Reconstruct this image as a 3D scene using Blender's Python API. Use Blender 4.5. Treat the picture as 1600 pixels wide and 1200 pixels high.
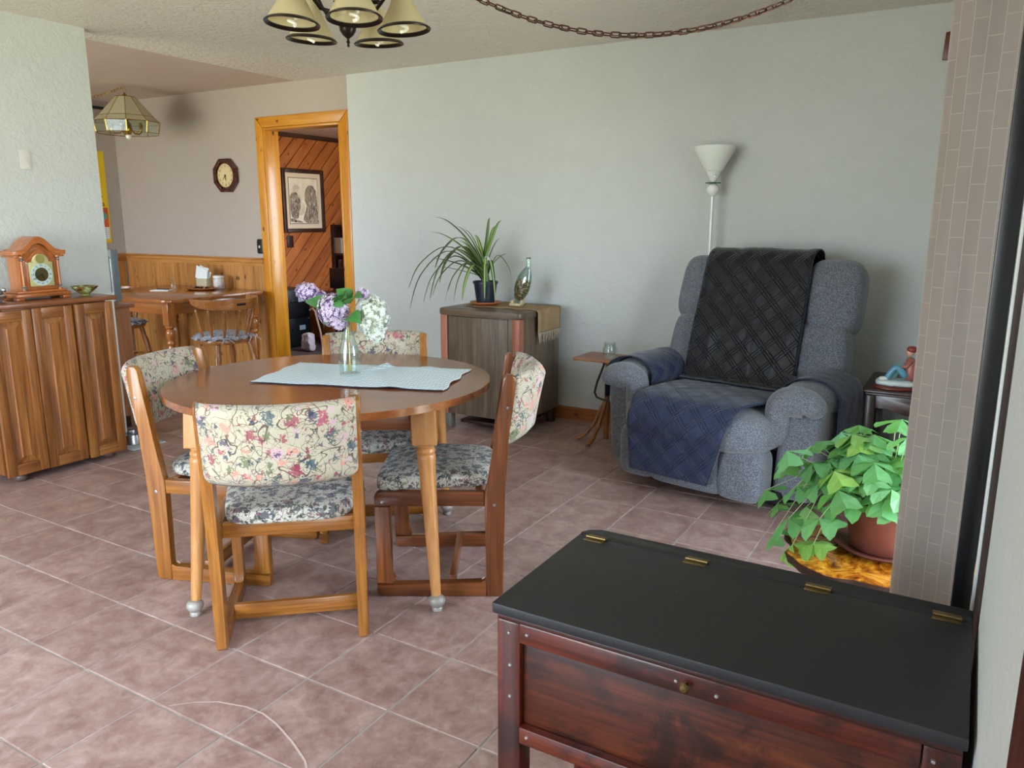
import bpy, bmesh, math, random
from mathutils import Vector, Matrix, noise
random.seed(7)
PI = math.pi
for o in list(bpy.data.objects): bpy.data.objects.remove(o)
SC = bpy.context.scene
COL = SC.collection
# ------------------------------------------------------------------ camera
H = 1.37088
cam = bpy.data.cameras.new('camera'); camo = bpy.data.objects.new('camera', cam); COL.objects.link(camo)
R_ = Vector((0.861075, 0.508477, 0.000783)); F_ = Vector((-0.497350, 0.842550, -0.206768))
U_ = R_.cross(F_)
m = Matrix((R_, U_, -F_)).transposed().to_4x4(); m.translation = (0, 0, H)
camo.matrix_world = m
cam.sensor_width = 36; cam.lens = 36*1222.4/1600; cam.clip_start = 0.01; cam.clip_end = 100
SC.camera = camo
# ------------------------------------------------------------------ colour management
SC.view_settings.view_transform = 'Standard'
try: SC.view_settings.look = 'None'
except Exception: pass
SC.view_settings.gamma = 1; SC.view_settings.use_curve_mapping = False
SC.view_settings.exposure = 0.7
# ------------------------------------------------------------------ node helpers
def lin(h):
    if isinstance(h, (tuple, list)): return tuple(h)+((1,) if len(h) == 3 else ())
    h = h.lstrip('#'); v = [int(h[i:i+2], 16)/255 for i in (0, 2, 4)]
    return tuple((x/12.92 if x <= .04045 else ((x+.055)/1.055)**2.4) for x in v)+(1,)
class G:
    def __init__(s, name):
        s.m = bpy.data.materials.new(name); s.m.use_nodes = True; s.t = s.m.node_tree
        s.b = s.t.nodes['Principled BSDF']; s.o = s.t.nodes['Material Output']
    def n(s, typ, ins=None, **props):
        nd = s.t.nodes.new(typ)
        for k, v in props.items(): setattr(nd, k, v)
        for k, v in (ins or {}).items():
            sk = nd.inputs[k]
            if isinstance(v, bpy.types.NodeSocket): s.t.links.new(v, sk)
            else: sk.default_value = v
        return nd
    def math(s, op, a, b=0.0, c=None, clamp=False):
        nd = s.n('ShaderNodeMath', {0: a, 1: b}, operation=op, use_clamp=clamp)
        if c is not None:
            if isinstance(c, bpy.types.NodeSocket): s.t.links.new(c, nd.inputs[2])
            else: nd.inputs[2].default_value = c
        return nd.outputs[0]
    def mix(s, f, a, b, mode='MIX'):
        nd = s.n('ShaderNodeMix', data_type='RGBA', blend_type=mode)
        for i, v in ((0, f), (6, a), (7, b)):
            if isinstance(v, bpy.types.NodeSocket): s.t.links.new(v, nd.inputs[i])
            else: nd.inputs[i].default_value = v
        return nd.outputs[2]
    def ramp(s, f, stops, interp='LINEAR'):
        nd = s.n('ShaderNodeValToRGB', {0: f}); cr = nd.color_ramp; cr.interpolation = interp
        while len(cr.elements) < len(stops): cr.elements.new(.5)
        for e, (p, c) in zip(cr.elements, stops): e.position = p; e.color = lin(c)
        return nd.outputs[0]
    def obj(s, scale=(1, 1, 1), rnd=True):
        tc = s.n('ShaderNodeTexCoord'); v = tc.outputs['Object']
        if rnd:
            oi = s.n('ShaderNodeObjectInfo')
            r = s.math('MULTIPLY', oi.outputs['Random'], 13.7)
            v = s.n('ShaderNodeVectorMath', {0: v, 1: r}, operation='ADD').outputs[0]
        return s.n('ShaderNodeMapping', {0: v, 3: scale}).outputs[0]
    def uv(s, scale=(1, 1, 1), rot=(0, 0, 0)):
        tc = s.n('ShaderNodeTexCoord')
        return s.n('ShaderNodeMapping', {0: tc.outputs['UV'], 2: rot, 3: scale}).outputs[0]
    def noise(s, v, scale, detail=4, rough=.55, dist=0.0):
        return s.n('ShaderNodeTexNoise', {'Vector': v, 'Scale': scale, 'Detail': detail, 'Roughness': rough, 'Distortion': dist}).outputs['Fac']
    def bump(s, h, strength=.3, dist=.01, normal=None):
        ins = {'Height': h, 'Strength': strength, 'Distance': dist}
        nd = s.n('ShaderNodeBump', ins)
        if normal is not None: s.t.links.new(normal, nd.inputs['Normal'])
        return nd.outputs[0]
    def set(s, **kw):
        for k, v in kw.items():
            k = {'color': 'Base Color', 'rough': 'Roughness', 'metal': 'Metallic', 'normal': 'Normal', 'trans': 'Transmission Weight',
                 'ior': 'IOR', 'coat': 'Coat Weight', 'sheen': 'Sheen Weight', 'spec': 'Specular IOR Level', 'coatr': 'Coat Roughness', 'alpha': 'Alpha', 'sheenr': 'Sheen Roughness'}[k]
            sk = s.b.inputs[k]
            if isinstance(v, bpy.types.NodeSocket): s.t.links.new(v, sk)
            else: sk.default_value = v
        return s.m
MATS = {}
def plain(name, col, rough=.5, metal=0.0, var=.06, **kw):
    if name in MATS: return MATS[name]
    g = G(name); v = g.obj(); c = lin(col)
    n = g.noise(v, 18, 3)
    d = tuple(x*(1-var*2) for x in c[:3])+(1,); l = tuple(min(1, x*(1+var*2)) for x in c[:3])+(1,)
    g.set(color=g.mix(n, d, l), rough=rough, metal=metal, **kw); MATS[name] = g.m; return g.m
def wood(name, cols, axis='z', scale=1.0, rough=.4, grain=.5, knots=0.0, coat=0.0, stretch=12, bump=.15, contrast=1.0, stain=0.0):
    key = name+'_'+axis
    if key in MATS: return MATS[key]
    g = G(key)
    sc = [stretch]*3; sc['xyz'.index(axis)] = 1.0
    v = g.obj(tuple(x*scale for x in sc))
    a = g.math('ADD', g.math('MULTIPLY', g.noise(v, 1.0, 3, .5, .9), .55), g.math('MULTIPLY', g.noise(v, 3.6, 4, .6, .5), .45))
    lo, hi = .5-.22/contrast, .5+.22/contrast
    col = g.ramp(a, [(lo, cols[0]), (.5, cols[1]), (hi, cols[2])])
    fs = [110]*3; fs['xyz'.index(axis)] = 3.0
    f = g.noise(g.obj(tuple(x*scale for x in fs)), 1.0, 3, .6)
    ff = g.ramp(f, [(.42, (0, 0, 0)), (.62, (1, 1, 1))])
    col = g.mix(g.math('MULTIPLY', ff, grain), col, lin(cols[0]), 'MIX')
    if knots:
        ks = [3.2]*3; ks['xyz'.index(axis)] = 1.9
        vo = g.n('ShaderNodeTexVoronoi', {'Vector': g.obj(tuple(ks)), 'Scale': 3.4})
        kf = g.ramp(vo.outputs['Distance'], [(.08, (1, 1, 1)), (.17, (0, 0, 0))])
        col = g.mix(g.math('MULTIPLY', kf, knots), col, lin('#4a1e0a'))
    if stain:
        sn = g.ramp(g.noise(g.obj((1, 1, 1)), 9, 5, .65, .6), [(.50, (0, 0, 0)), (.62, (1, 1, 1))]); col = g.mix(g.math('MULTIPLY', sn, stain), col, lin('#1A0A07'))
    oi = g.n('ShaderNodeObjectInfo'); col = g.mix(1.0, col, g.ramp(oi.outputs['Random'], [(0, (.80, .80, .80)), (1, (1, 1, 1))]), 'MULTIPLY')
    g.set(color=col, rough=rough, normal=g.bump(f, bump, .002), coat=coat, coatr=.15)
    MATS[key] = g.m; return g.m
# ------------------------------------------------------------------ mesh helpers
def link(o, parent=None):
    COL.objects.link(o)
    if parent is not None: o.parent = parent
    return o
def finish(name, bm, mat, parent=None, smooth=True, angle=40, mods=()):
    bmesh.ops.recalc_face_normals(bm, faces=bm.faces[:])
    me = bpy.data.meshes.new(name); bm.to_mesh(me); bm.free()
    if isinstance(mat, (list, tuple)):
        for x in mat: me.materials.append(x)
    elif mat: me.materials.append(mat)
    o = bpy.data.objects.new(name, me); link(o, parent)
    if smooth:
        me.shade_smooth() if hasattr(me, 'shade_smooth') else None
        try: me.set_sharp_from_angle(angle=math.radians(angle))
        except Exception: pass
    for mt, kw in mods:
        md = o.modifiers.new(mt.lower(), mt)
        for k, v in kw.items(): setattr(md, k, v)
    return o
def tag(o, label=None, cat=None, group=None, kind=None):
    if label: o['label'] = label
    if cat: o['category'] = cat
    if group: o['group'] = group
    if kind: o['kind'] = kind
    return o
def thing(name, label, cat, loc=(0, 0, 0), rz=0.0, group=None, kind=None):
    o = bpy.data.objects.new(name, None); o.empty_display_size = .1; COL.objects.link(o)
    o.location = loc; o.rotation_euler = (0, 0, rz)
    return tag(o, label, cat, group, kind)
def tf(verts, loc=(0, 0, 0), rot=None):
    M = Matrix.Translation(loc)
    if rot is not None: M = M @ (rot if isinstance(rot, Matrix) else Matrix.Rotation(rot[2], 4, 'Z') @ Matrix.Rotation(rot[1], 4, 'Y') @ Matrix.Rotation(rot[0], 4, 'X'))
    for v in verts: v.co = M @ v.co
def box(bm, c, s, bev=0.0, rot=None, seg=2):
    r = bmesh.ops.create_cube(bm, size=1.0); vs = r['verts']
    for v in vs: v.co = Vector((v.co.x*s[0], v.co.y*s[1], v.co.z*s[2]))
    if bev > 0:
        es = list({e for v in vs for e in v.link_edges})
        rr = bmesh.ops.bevel(bm, geom=es, offset=min(bev, min(s)*.49), segments=seg, affect='EDGES', profile=.5)
        vs = list({v for f in rr['faces'] for v in f.verts} | {v for v in vs if v.is_valid})
    tf(vs, c, rot); return vs
def prism(bm, poly, h, axis='z', bev=0.0, loc=(0, 0, 0), rot=None, seg=2, skip=None):
    """poly in (a,b); extruded by h centred along the axis. axis x: (a,b)=(y,z); y: (x,z); z: (x,y)"""
    def P(a, b, t): return {'x': (t, a, b), 'y': (a, t, b), 'z': (a, b, t)}[axis]
    lo = [bm.verts.new(P(a, b, -h/2)) for a, b in poly]; hi = [bm.verts.new(P(a, b, h/2)) for a, b in poly]
    fs = [bm.faces.new(lo[::-1]), bm.faces.new(hi)]
    n = len(poly)
    for i in range(n): fs.append(bm.faces.new((lo[i], lo[(i+1) % n], hi[(i+1) % n], hi[i])))
    vs = lo+hi
    if bev:
        es = list({e for f in fs[:2] for e in f.edges})
        if skip: es = [e for e in es if not all(skip(v.co) for v in e.verts)]
        rr = bmesh.ops.bevel(bm, geom=es, offset=bev, segments=seg, affect='EDGES', profile=.5)
        vs = list({v for f in rr['faces'] for v in f.verts} | {v for v in vs if v.is_valid})
    tf(vs, loc, rot); return vs
def lathe(bm, prof, seg=24, loc=(0, 0, 0), rot=None, cap=True, wob=None):
    rings = []; out = []
    for r, z in prof:
        rr = [bm.verts.new((r*math.cos(2*PI*k/seg)*(1 if not wob else wob(k, z)), r*math.sin(2*PI*k/seg)*(1 if not wob else wob(k, z)), z)) for k in range(seg)]
        rings.append(rr); out += rr
    for a, b in zip(rings, rings[1:]):
        for k in range(seg): bm.faces.new((a[k], a[(k+1) % seg], b[(k+1) % seg], b[k]))
    if cap:
        if prof[0][0] > 1e-5: bm.faces.new(rings[0][::-1])
        if prof[-1][0] > 1e-5: bm.faces.new(rings[-1])
    tf(out, loc, rot); return out
def tube(bm, pts, r, seg=8, closed=False, caps=True):
    pts = [Vector(p) for p in pts]; n = len(pts); rad = r if isinstance(r, (list, tuple)) else [r]*n
    rings = []; prev = None; out = []
    for i, p in enumerate(pts):
        if closed: t = pts[(i+1) % n]-pts[i-1]
        else: t = pts[min(i+1, n-1)]-pts[max(i-1, 0)]
        if t.length < 1e-9: t = Vector((0, 0, 1))
        t.normalize()
        if prev is None:
            a = Vector((0, 0, 1)) if abs(t.z) < .9 else Vector((1, 0, 0)); u = t.cross(a).normalized()
        else:
            u = prev-t*prev.dot(t)
            u = u.normalized() if u.length > 1e-6 else t.orthogonal().normalized()
        prev = u; w = t.cross(u)
        rings.append([bm.verts.new(p+(u*math.cos(2*PI*k/seg)+w*math.sin(2*PI*k/seg))*rad[i]) for k in range(seg)]); out += rings[-1]
    rng = range(n if closed else n-1)
    for i in rng:
        a, b = rings[i], rings[(i+1) % n]
        for k in range(seg): bm.faces.new((a[k], a[(k+1) % seg], b[(k+1) % seg], b[k]))
    if caps and not closed: bm.faces.new(rings[0][::-1]); bm.faces.new(rings[-1])
    return out
def sheet(bm, fn, nu, nv, uvs=None):
    g = [[bm.verts.new(fn(i/nu, j/nv)) for j in range(nv+1)] for i in range(nu+1)]
    lay = bm.loops.layers.uv.verify() if uvs else None
    for i in range(nu):
        for j in range(nv):
            f = bm.faces.new((g[i][j], g[i+1][j], g[i+1][j+1], g[i][j+1]))
            if lay:
                for l, (a, b) in zip(f.loops, ((i, j), (i+1, j), (i+1, j+1), (i, j+1))): l[lay].uv = (a/nu*uvs[0], b/nv*uvs[1])
    return [v for r in g for v in r]
def blob(c, s, n=4.0, div=12, bend=None, rot=None, bm=None):
    """separate rounded block; returns bmesh (or adds to bm)"""
    b = bmesh.new(); bmesh.ops.create_cube(b, size=2.0)
    bmesh.ops.subdivide_edges(b, edges=b.edges[:], cuts=div, use_grid_fill=True)
    for v in b.verts:
        p = v.co
        # even out then project on the superellipsoid
        q = Vector([math.sin(x*PI/4)/math.sin(PI/4) for x in p])
        d = (abs(q.x)**n+abs(q.y)**n+abs(q.z)**n)**(1/n)
        q = q/d
        v.co = Vector((q.x*s[0]/2, q.y*s[1]/2, q.z*s[2]/2))
        if bend: v.co = Vector(bend(v.co))
    tf(b.verts[:], c, rot)
    if bm is not None:
        me = bpy.data.meshes.new('t'); b.to_mesh(me); b.free(); bm.from_mesh(me); bpy.data.meshes.remove(me); return bm
    return b
def arc(cx, cy, r, a0, a1, n): return [(cx+r*math.cos(math.radians(a0+(a1-a0)*i/n)), cy+r*math.sin(math.radians(a0+(a1-a0)*i/n))) for i in range(n+1)]
def rrect(x0, y0, x1, y1, r, n=4):
    return arc(x1-r, y1-r, r, 0, 90, n)+arc(x0+r, y1-r, r, 90, 180, n)+arc(x0+r, y0+r, r, 180, 270, n)+arc(x1-r, y0+r, r, 270, 360, n)
def bx(name, mat, parent, c, s, bev=.003, rot=None):
    bm = bmesh.new(); box(bm, c, s, bev, rot); return finish(name, bm, mat, parent)
def struct(name, bm, mat, parent=None, **k):
    o = finish(name, bm, mat, parent, **k)
    if parent is None: o['kind'] = 'structure'
    return o
def sbox(name, mat, a, b, bev=0.0, parent=None):
    bm = bmesh.new(); box(bm, [(p+q)/2 for p, q in zip(a, b)], [abs(q-p) for p, q in zip(a, b)], bev)
    return struct(name, bm, mat, parent)
def dup(root):
    r = root.copy(); COL.objects.link(r)
    for ch in list(root.children):
        c = ch.copy(); COL.objects.link(c); c.parent = r
        for gch in list(ch.children):
            d = gch.copy(); COL.objects.link(d); d.parent = c
    return r
def text(name, s, size, mat, parent, loc, rot, ext=.0005):
    cu = bpy.data.curves.new(name, 'FONT'); cu.body = s; cu.size = size; cu.extrude = ext; cu.align_x = 'CENTER'; cu.align_y = 'CENTER'
    t = bpy.data.objects.new(name, cu); COL.objects.link(t)
    bpy.context.view_layer.update()
    me = bpy.data.meshes.new_from_object(t); bpy.data.objects.remove(t); bpy.data.curves.remove(cu)
    me.materials.clear(); me.materials.append(mat)
    o = bpy.data.objects.new(name, me); link(o, parent); o.location = loc; o.rotation_euler = rot; return o
# ------------------------------------------------------------------ world: sky above, sunlit lawn below
SKY, LAWN = 11.0, 7.0
w = bpy.data.worlds.new('world'); SC.world = w; w.use_nodes = True; nt = w.node_tree
bg = nt.nodes['Background']; tc = nt.nodes.new('ShaderNodeTexCoord'); sp = nt.nodes.new('ShaderNodeSeparateXYZ')
nt.links.new(tc.outputs['Generated'], sp.inputs[0])
cr = nt.nodes.new('ShaderNodeValToRGB'); nt.links.new(sp.outputs[2], cr.inputs[0])
mp = nt.nodes.new('ShaderNodeMath'); mp.operation = 'MULTIPLY_ADD'; mp.inputs[1].default_value = .5; mp.inputs[2].default_value = .5
nt.links.new(sp.outputs[2], mp.inputs[0]); nt.links.new(mp.outputs[0], cr.inputs[0])
e = cr.color_ramp.elements; e[0].position = .44; e[0].color = (.55, .57, .44, 1); e[1].position = .56; e[1].color = (.72, .84, 1.0, 1)
nt.links.new(cr.outputs[0], bg.inputs[0]); bg.inputs[1].default_value = SKY
def portal(name, loc, sx, sy, direction):
    l = bpy.data.lights.new(name, 'AREA'); l.shape = 'RECTANGLE'; l.size = sx; l.size_y = sy
    l.cycles.is_portal = True
    o = bpy.data.objects.new(name, l); COL.objects.link(o); o.location = loc
    o.rotation_euler = Vector(direction).to_track_quat('-Z', 'Y').to_euler(); return o
portal('slider_portal', (.22, 2.52, 1.04), 2.02, 1.34, (-1, 0, 0))
portal('front_portal', (-2.6, -1.72, 1.25), 2.6, 1.9, (0, 1, 0))
portal('door_portal', (.23, -.2, 1.04), 2.04, 1.46, (-1, 0, 0))
portal('study_portal', (-3.94, 6.15, 1.4), 1.6, 1.6, (-1, 0, 0))
portal('kitchen_front_portal', (-6.0, .46, 1.42), 2.3, 1.65, (0, 1, 0))
# ------------------------------------------------------------------ setting materials
def plaster(name, col, strength=.5, scale=26, rough=.75, var=.04):
    g = G(name); v = g.obj(rnd=False)
    n1 = g.noise(v, scale, 4, .6, .6); n2 = g.noise(v, scale*.28, 3, .5)
    vo = g.n('ShaderNodeTexVoronoi', {'Vector': v, 'Scale': scale*.9}, feature='SMOOTH_F1').outputs['Distance']
    h = g.math('ADD', g.ramp(n1, [(.40, (0, 0, 0)), (.60, (1, 1, 1))]), g.math('MULTIPLY', vo, .6))
    c = lin(col)
    g.set(color=g.mix(n2, tuple(x*(1-var) for x in c[:3])+(1,), tuple(min(1, x*(1+var)) for x in c[:3])+(1,)), rough=rough,
          normal=g.bump(h, strength, .004), spec=.3)
    return g.m
M_wall = plaster('wall_plaster', '#C6C9C6', .4, 34)
M_wall_d = plaster('dining_wall_paint', '#AFA298', .10, 40)
M_ceil = plaster('ceiling_texture', '#E6E0D6', 1.0, 26)
M_ceil_d = plaster('dining_ceiling', '#D0BFB2', .05, 30)
M_ceil_s = plain('study_ceiling_board', '#A8857A', .6)
M_white = plain('white_paint', '#E4E6E2', .5)
M_grout = plain('grout', '#B0A8A2', .9, var=.2)
M_blackmetal = plain('black_metal', '#141416', .35)
M_dark = plain('dark_void', '#0b0b0c', .8)
M_brass = plain('antique_brass', '#75603A', .4, .85)
M_steel = plain('steel', '#B9BCC0', .25, .9)
M_carpet = plain('study_carpet', '#4a3a34', .95)
PINE = ('#B8690E', '#D88F1E', '#E8AA38'); PINED = ('#9A5A22', '#C08A4A', '#D2A264')
OAK = ('#5E3214', '#9A602C', '#B98046'); CEDAR = ('#5E230E', '#8E3D18', '#AD5527')
g = G('floor_tile'); v = g.obj()
a = g.noise(v, 10, 6, .7, .4); b2 = g.noise(v, 30, 4, .6)
col = g.ramp(a, [(.30, '#8A6B64'), (.47, '#A1837A'), (.58, '#AF938A'), (.72, '#C2A8A0')])
col = g.mix(g.ramp(b2, [(.5, (0, 0, 0)), (.75, (.5, .5, .5))]), col, lin('#C3AFA6'))
oi = g.n('ShaderNodeObjectInfo'); tone = g.ramp(oi.outputs['Random'], [(0, (.86, .84, .84)), (1, (1, 1, 1))])
col = g.mix(1.0, col, tone, 'MULTIPLY')
g.set(color=col, rough=g.math('MULTIPLY_ADD', b2, .25, .22), normal=g.bump(b2, .12, .002), spec=.5)
M_tile = g.m
g = G('window_glass')
tr = g.n('ShaderNodeBsdfTransparent'); gl = g.n('ShaderNodeBsdfGlossy', {'Roughness': 0.02}); fr = g.n('ShaderNodeFresnel', {0: 1.35})
mx = g.n('ShaderNodeMixShader', {0: fr.outputs[0], 1: tr.outputs[0], 2: gl.outputs[0]}); g.t.links.new(mx.outputs[0], g.o.inputs[0])
M_glasspane = g.m
def clear_glass(name, tint=(1, 1, 1, 1), f=1.25, add=.06):
    g = G(name); tr = g.n('ShaderNodeBsdfTransparent', {0: tint}); gl = g.n('ShaderNodeBsdfGlossy', {'Roughness': 0.03, 'Color': (.95, .98, 1, 1)})
    lw = g.n('ShaderNodeLayerWeight', {0: .35}); fac = g.math('MULTIPLY_ADD', g.math('POWER', lw.outputs['Facing'], 1.6), .6, add, clamp=True)
    mx = g.n('ShaderNodeMixShader', {0: fac, 1: tr.outputs[0], 2: gl.outputs[0]}); g.t.links.new(mx.outputs[0], g.o.inputs[0]); return g.m
M_glass = clear_glass('clear_glass', (.93, .97, .95, 1), add=.04)
M_bottle = clear_glass('green_bottle_glass', (.62, .78, .74, 1), add=.12)
# ------------------------------------------------------------------ setting
X0, X1, Y0, YB, ZC = -4.57, .07, -1.6, 4.785, 2.44
def multi(name, mat, boxes, parent=None):
    bm = bmesh.new()
    for a, b in boxes: box(bm, [(p+q)/2 for p, q in zip(a, b)], [abs(q-p) for p, q in zip(a, b)])
    return struct(name, bm, mat, parent, smooth=False)
multi('wall_back', M_wall, [((-4.29, YB, 0), (.3, YB+.14, ZC+.1))])
multi('wall_dining_back', M_wall_d, [((-7.35, YB+.012, 0), (-5.225, YB+.14, ZC+.1)), ((-5.225, YB+.012, 2.105), (-4.29, YB+.14, ZC+.1)), ((-4.375, YB+.012, 0), (-4.29, YB+.14, 2.105))])
multi('wall_dining_left', M_wall_d, [((-7.35, .6, 0), (-7.25, YB+.1, ZC+.1))])
multi('wall_kitchen_front', M_wall_d, [((-7.35, .5, 0), (-7.15, .6, ZC+.1)), ((-4.85, .5, 0), (-4.69, .6, ZC+.1)), ((-7.15, .5, 0), (-4.85, .6, .6)), ((-7.15, .5, 2.25), (-4.85, .6, ZC+.1))])
multi('wall_left', M_wall, [((-4.69, Y0, 0), (X0, 2.90, ZC+.1))])
multi('wall_front', M_wall, [((-4.69, Y0-.12, 0), (-3.9, Y0, ZC+.1)), ((-3.9, Y0-.12, 0), (-1.3, Y0, .3)), ((-3.9, Y0-.12, 2.2), (-1.3, Y0, ZC+.1)), ((-1.3, Y0-.12, 0), (.3, Y0, ZC+.1))])
multi('wall_right', M_wall, [((X1, Y0, 0), (.22, -.95, ZC+.1)), ((X1, -.95, 2.08), (.22, .55, ZC+.1)), ((X1, .55, 0), (.22, 1.56, ZC+.1)), ((X1, 3.28, 0), (.22, YB+.05, ZC+.1)), ((X1, 1.56, 2.1), (.22, 3.28, ZC+.1))])
multi('ceiling', M_ceil, [((-4.83, Y0-.1, ZC), (.3, YB+.1, ZC+.1))])
multi('ceiling_dining', M_ceil_d, [((-7.35, .5, ZC+.004), (-4.82, YB+.13, ZC+.1))])
# study beyond the doorway
multi('ceiling_study', M_ceil_s, [((-6.7, YB+.14, 2.28), (-3.9, 7.4, 2.36))])
multi('floor_study', M_carpet, [((-6.7, YB+.0, -.06), (-3.9, 7.4, -.001))])
multi('wall_study_right', M_wall_d, [((-4.06, YB+.14, 0), (-3.96, 5.35, 2.36)), ((-4.06, 6.95, 0), (-3.96, 7.4, 2.36)), ((-4.06, 5.35, 0), (-3.96, 6.95, .6)), ((-4.06, 5.35, 2.2), (-3.96, 6.95, 2.36))])
M_cedar_g = plain('board_backing', '#1a0a05', .8)
wsl = multi('wall_study_left', M_cedar_g, [((-6.75, YB+.14, 0), (-6.62, 7.4, 2.3))])
wsb = multi('wall_study_back', M_cedar_g, [((-6.7, 7.25, 0), (-3.9, 7.4, 2.3))])
M_cedar = wood('cedar_board', ('#7E3614', '#A85A26', '#C07438'), 'y', 1.0, .45, .25, knots=.9, stretch=8)
def clip(poly, a, b, c):   # keep a*x+b*y<=c
    out = []
    for i in range(len(poly)):
        p, q = poly[i], poly[(i+1) % len(poly)]
        dp, dq = a*p[0]+b*p[1]-c, a*q[0]+b*q[1]-c
        if dp <= 0: out.append(p)
        if dp*dq < 0:
            t = dp/(dp-dq); out.append((p[0]+t*(q[0]-p[0]), p[1]+t*(q[1]-p[1])))
    return out
def boards(parent, u0, u1, v0, v1, wdt, ang, place, mat, seed):
    """diagonal tongue-and-groove boards covering a rectangle; mesh built along local y then placed"""
    rnd = random.Random(seed); ca, sa = math.cos(ang), math.sin(ang)
    n0 = -sa*u1+ca*v0; n1 = -sa*u0+ca*v1; k = math.floor(min(n0, -sa*u0+ca*v0)/wdt)-1
    while k*wdt < max(n1, -sa*u1+ca*v1)+wdt:
        a, b = k*wdt+.0035, (k+1)*wdt-.0035; k += 1
        poly = [(u0, v0), (u1, v0), (u1, v1), (u0, v1)]
        poly = clip(poly, -sa, ca, b)
        if len(poly) > 2: poly = clip(poly, sa, -ca, -a)
        if len(poly) < 3: continue
        ar = abs(sum(p[0]*q[1]-q[0]*p[1] for p, q in zip(poly, poly[1:]+poly[:1])))/2
        if ar < .004: continue
        # local frame: y along the board
        loc = [(sa*p[0]-ca*p[1], ca*p[0]+sa*p[1]) for p in poly]
        bm = bmesh.new(); prism(bm, loc, .016+rnd.uniform(0, .002), 'z', .0025, seg=1)
        o = finish('board', bm, mat, parent, smooth=False)
        o.matrix_world = place @ Matrix(((sa, ca, 0, 0), (-ca, sa, 0, 0), (0, 0, 1, 0), (0, 0, 0, 1)))
# plane x=-6.6 facing +x : u->y, v->z, normal->x
boards(wsl, 4.93, 7.24, 0, 2.235, .125, math.radians(45), Matrix(((0, 0, 1, -6.609), (1, 0, 0, 0), (0, 1, 0, 0), (0, 0, 0, 1))), M_cedar, 3)
boards(wsb, -6.6, -4.3, 0, 2.235, .125, math.radians(135), Matrix(((1, 0, 0, 0), (0, 0, -1, 7.242), (0, 1, 0, 0), (0, 0, 0, 1))), M_cedar, 5)
M_darkwood = wood('dark_wood', ('#1E0D08', '#3A1C12', '#532B1B'), 'y', 1, .4)
sbox('trim_1', M_darkwood, (-6.6, 4.94, 2.235), (-6.575, 7.24, 2.28))
sbox('trim_2', wood('dark_wood', ('#1E0D08', '#3A1C12', '#532B1B'), 'x', 1, .4), (-6.575, 7.215, 2.235), (-4.2, 7.238, 2.28))
# floor of tiles
TP = .313; ang = 0.0; FX, FY = -2.881, 1.53
fl = multi('floor', M_grout, [((-7.35, Y0-.1, -.08), (.3, YB+.13, -.0035))])
me0 = None; cells = []
for i in range(-16, 14):
    for j in range(-12, 14):
        cx, cy = FX+(i+.5)*TP, FY+(j+.5)*TP
        x0, x1, y0, y1 = cx-TP/2, cx+TP/2, cy-TP/2, cy+TP/2
        if x1 > .2+TP/2 or x0 < -7.3 or y1 < Y0 or y0 > YB+.02: continue
        d = Vector((cx, cy, 0))-Vector((0, 0, H)); dz = d.dot(F_)
        vis = dz > .2 and abs(d.dot(R_)/dz) < .72 and -.56 < d.dot(U_)/dz < .5
        cells.append((not vis or (cx < -4.75 and cy < 3.0), d.length, cx, cy))
cells.sort()
G2 = .0038
tm = bmesh.new(); box(tm, (0, 0, -.004), (TP-2*G2, TP-2*G2, .008), .0018, seg=1); tme = bpy.data.meshes.new('tile'); tm.to_mesh(tme); tm.free(); tme.materials.append(M_tile)
edge = bmesh.new(); rnd = random.Random(2); nt_ = 0
for hid, dd, cx, cy in cells:
    inside = cx+TP/2 < X1 and cx-TP/2 > -7.25 and cy+TP/2 < YB-.005 and cy-TP/2 > Y0
    if inside and not hid and nt_ < 296:
        o = bpy.data.objects.new('tile', tme); link(o, fl); nt_ += 1
        o.location = (cx, cy, rnd.uniform(-.0006, 0)); o.rotation_euler = (rnd.uniform(-.0012, .0012), rnd.uniform(-.0012, .0012), rnd.choice((0, 1, 2, 3))*PI/2)
    else:
        a, b, c, d = max(cx-TP/2+G2, -7.25), min(cx+TP/2-G2, .25), max(cy-TP/2+G2, Y0), min(cy+TP/2-G2, YB+.0)
        if b-a > .01 and d-c > .01: box(edge, ((a+b)/2, (c+d)/2, -.004), (b-a, d-c, .008))
o = finish('outer_tiles', edge, M_tile, fl, smooth=False); o['kind'] = 'stuff'
SCP = [(-1.87, 1.225), (-1.825, 1.272), (-1.762, 1.31), (-1.675, 1.335), (-1.61, 1.338), (-1.542, 1.324), (-1.448, 1.292), (-1.363, 1.255), (-1.313, 1.216)]
bm = bmesh.new(); sr = [[bm.verts.new((x+.004*noise.noise(Vector((x*50, y*50, 1)))+dx, y+dy, .0007)) for dx, dy in ((0, 0), (.0015, .006))] for x, y in SCP]
for a_, b_ in zip(sr, sr[1:]): bm.faces.new((a_[0], a_[1], b_[1], b_[0]))
finish('scuff_mark', bm, plain('chalky_scuff', '#CDB9B2', .7), fl, smooth=False)
sbox('trim_6', M_white, (-4.5705, 2.835, 0), (-4.560, 2.902, .925))
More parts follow.
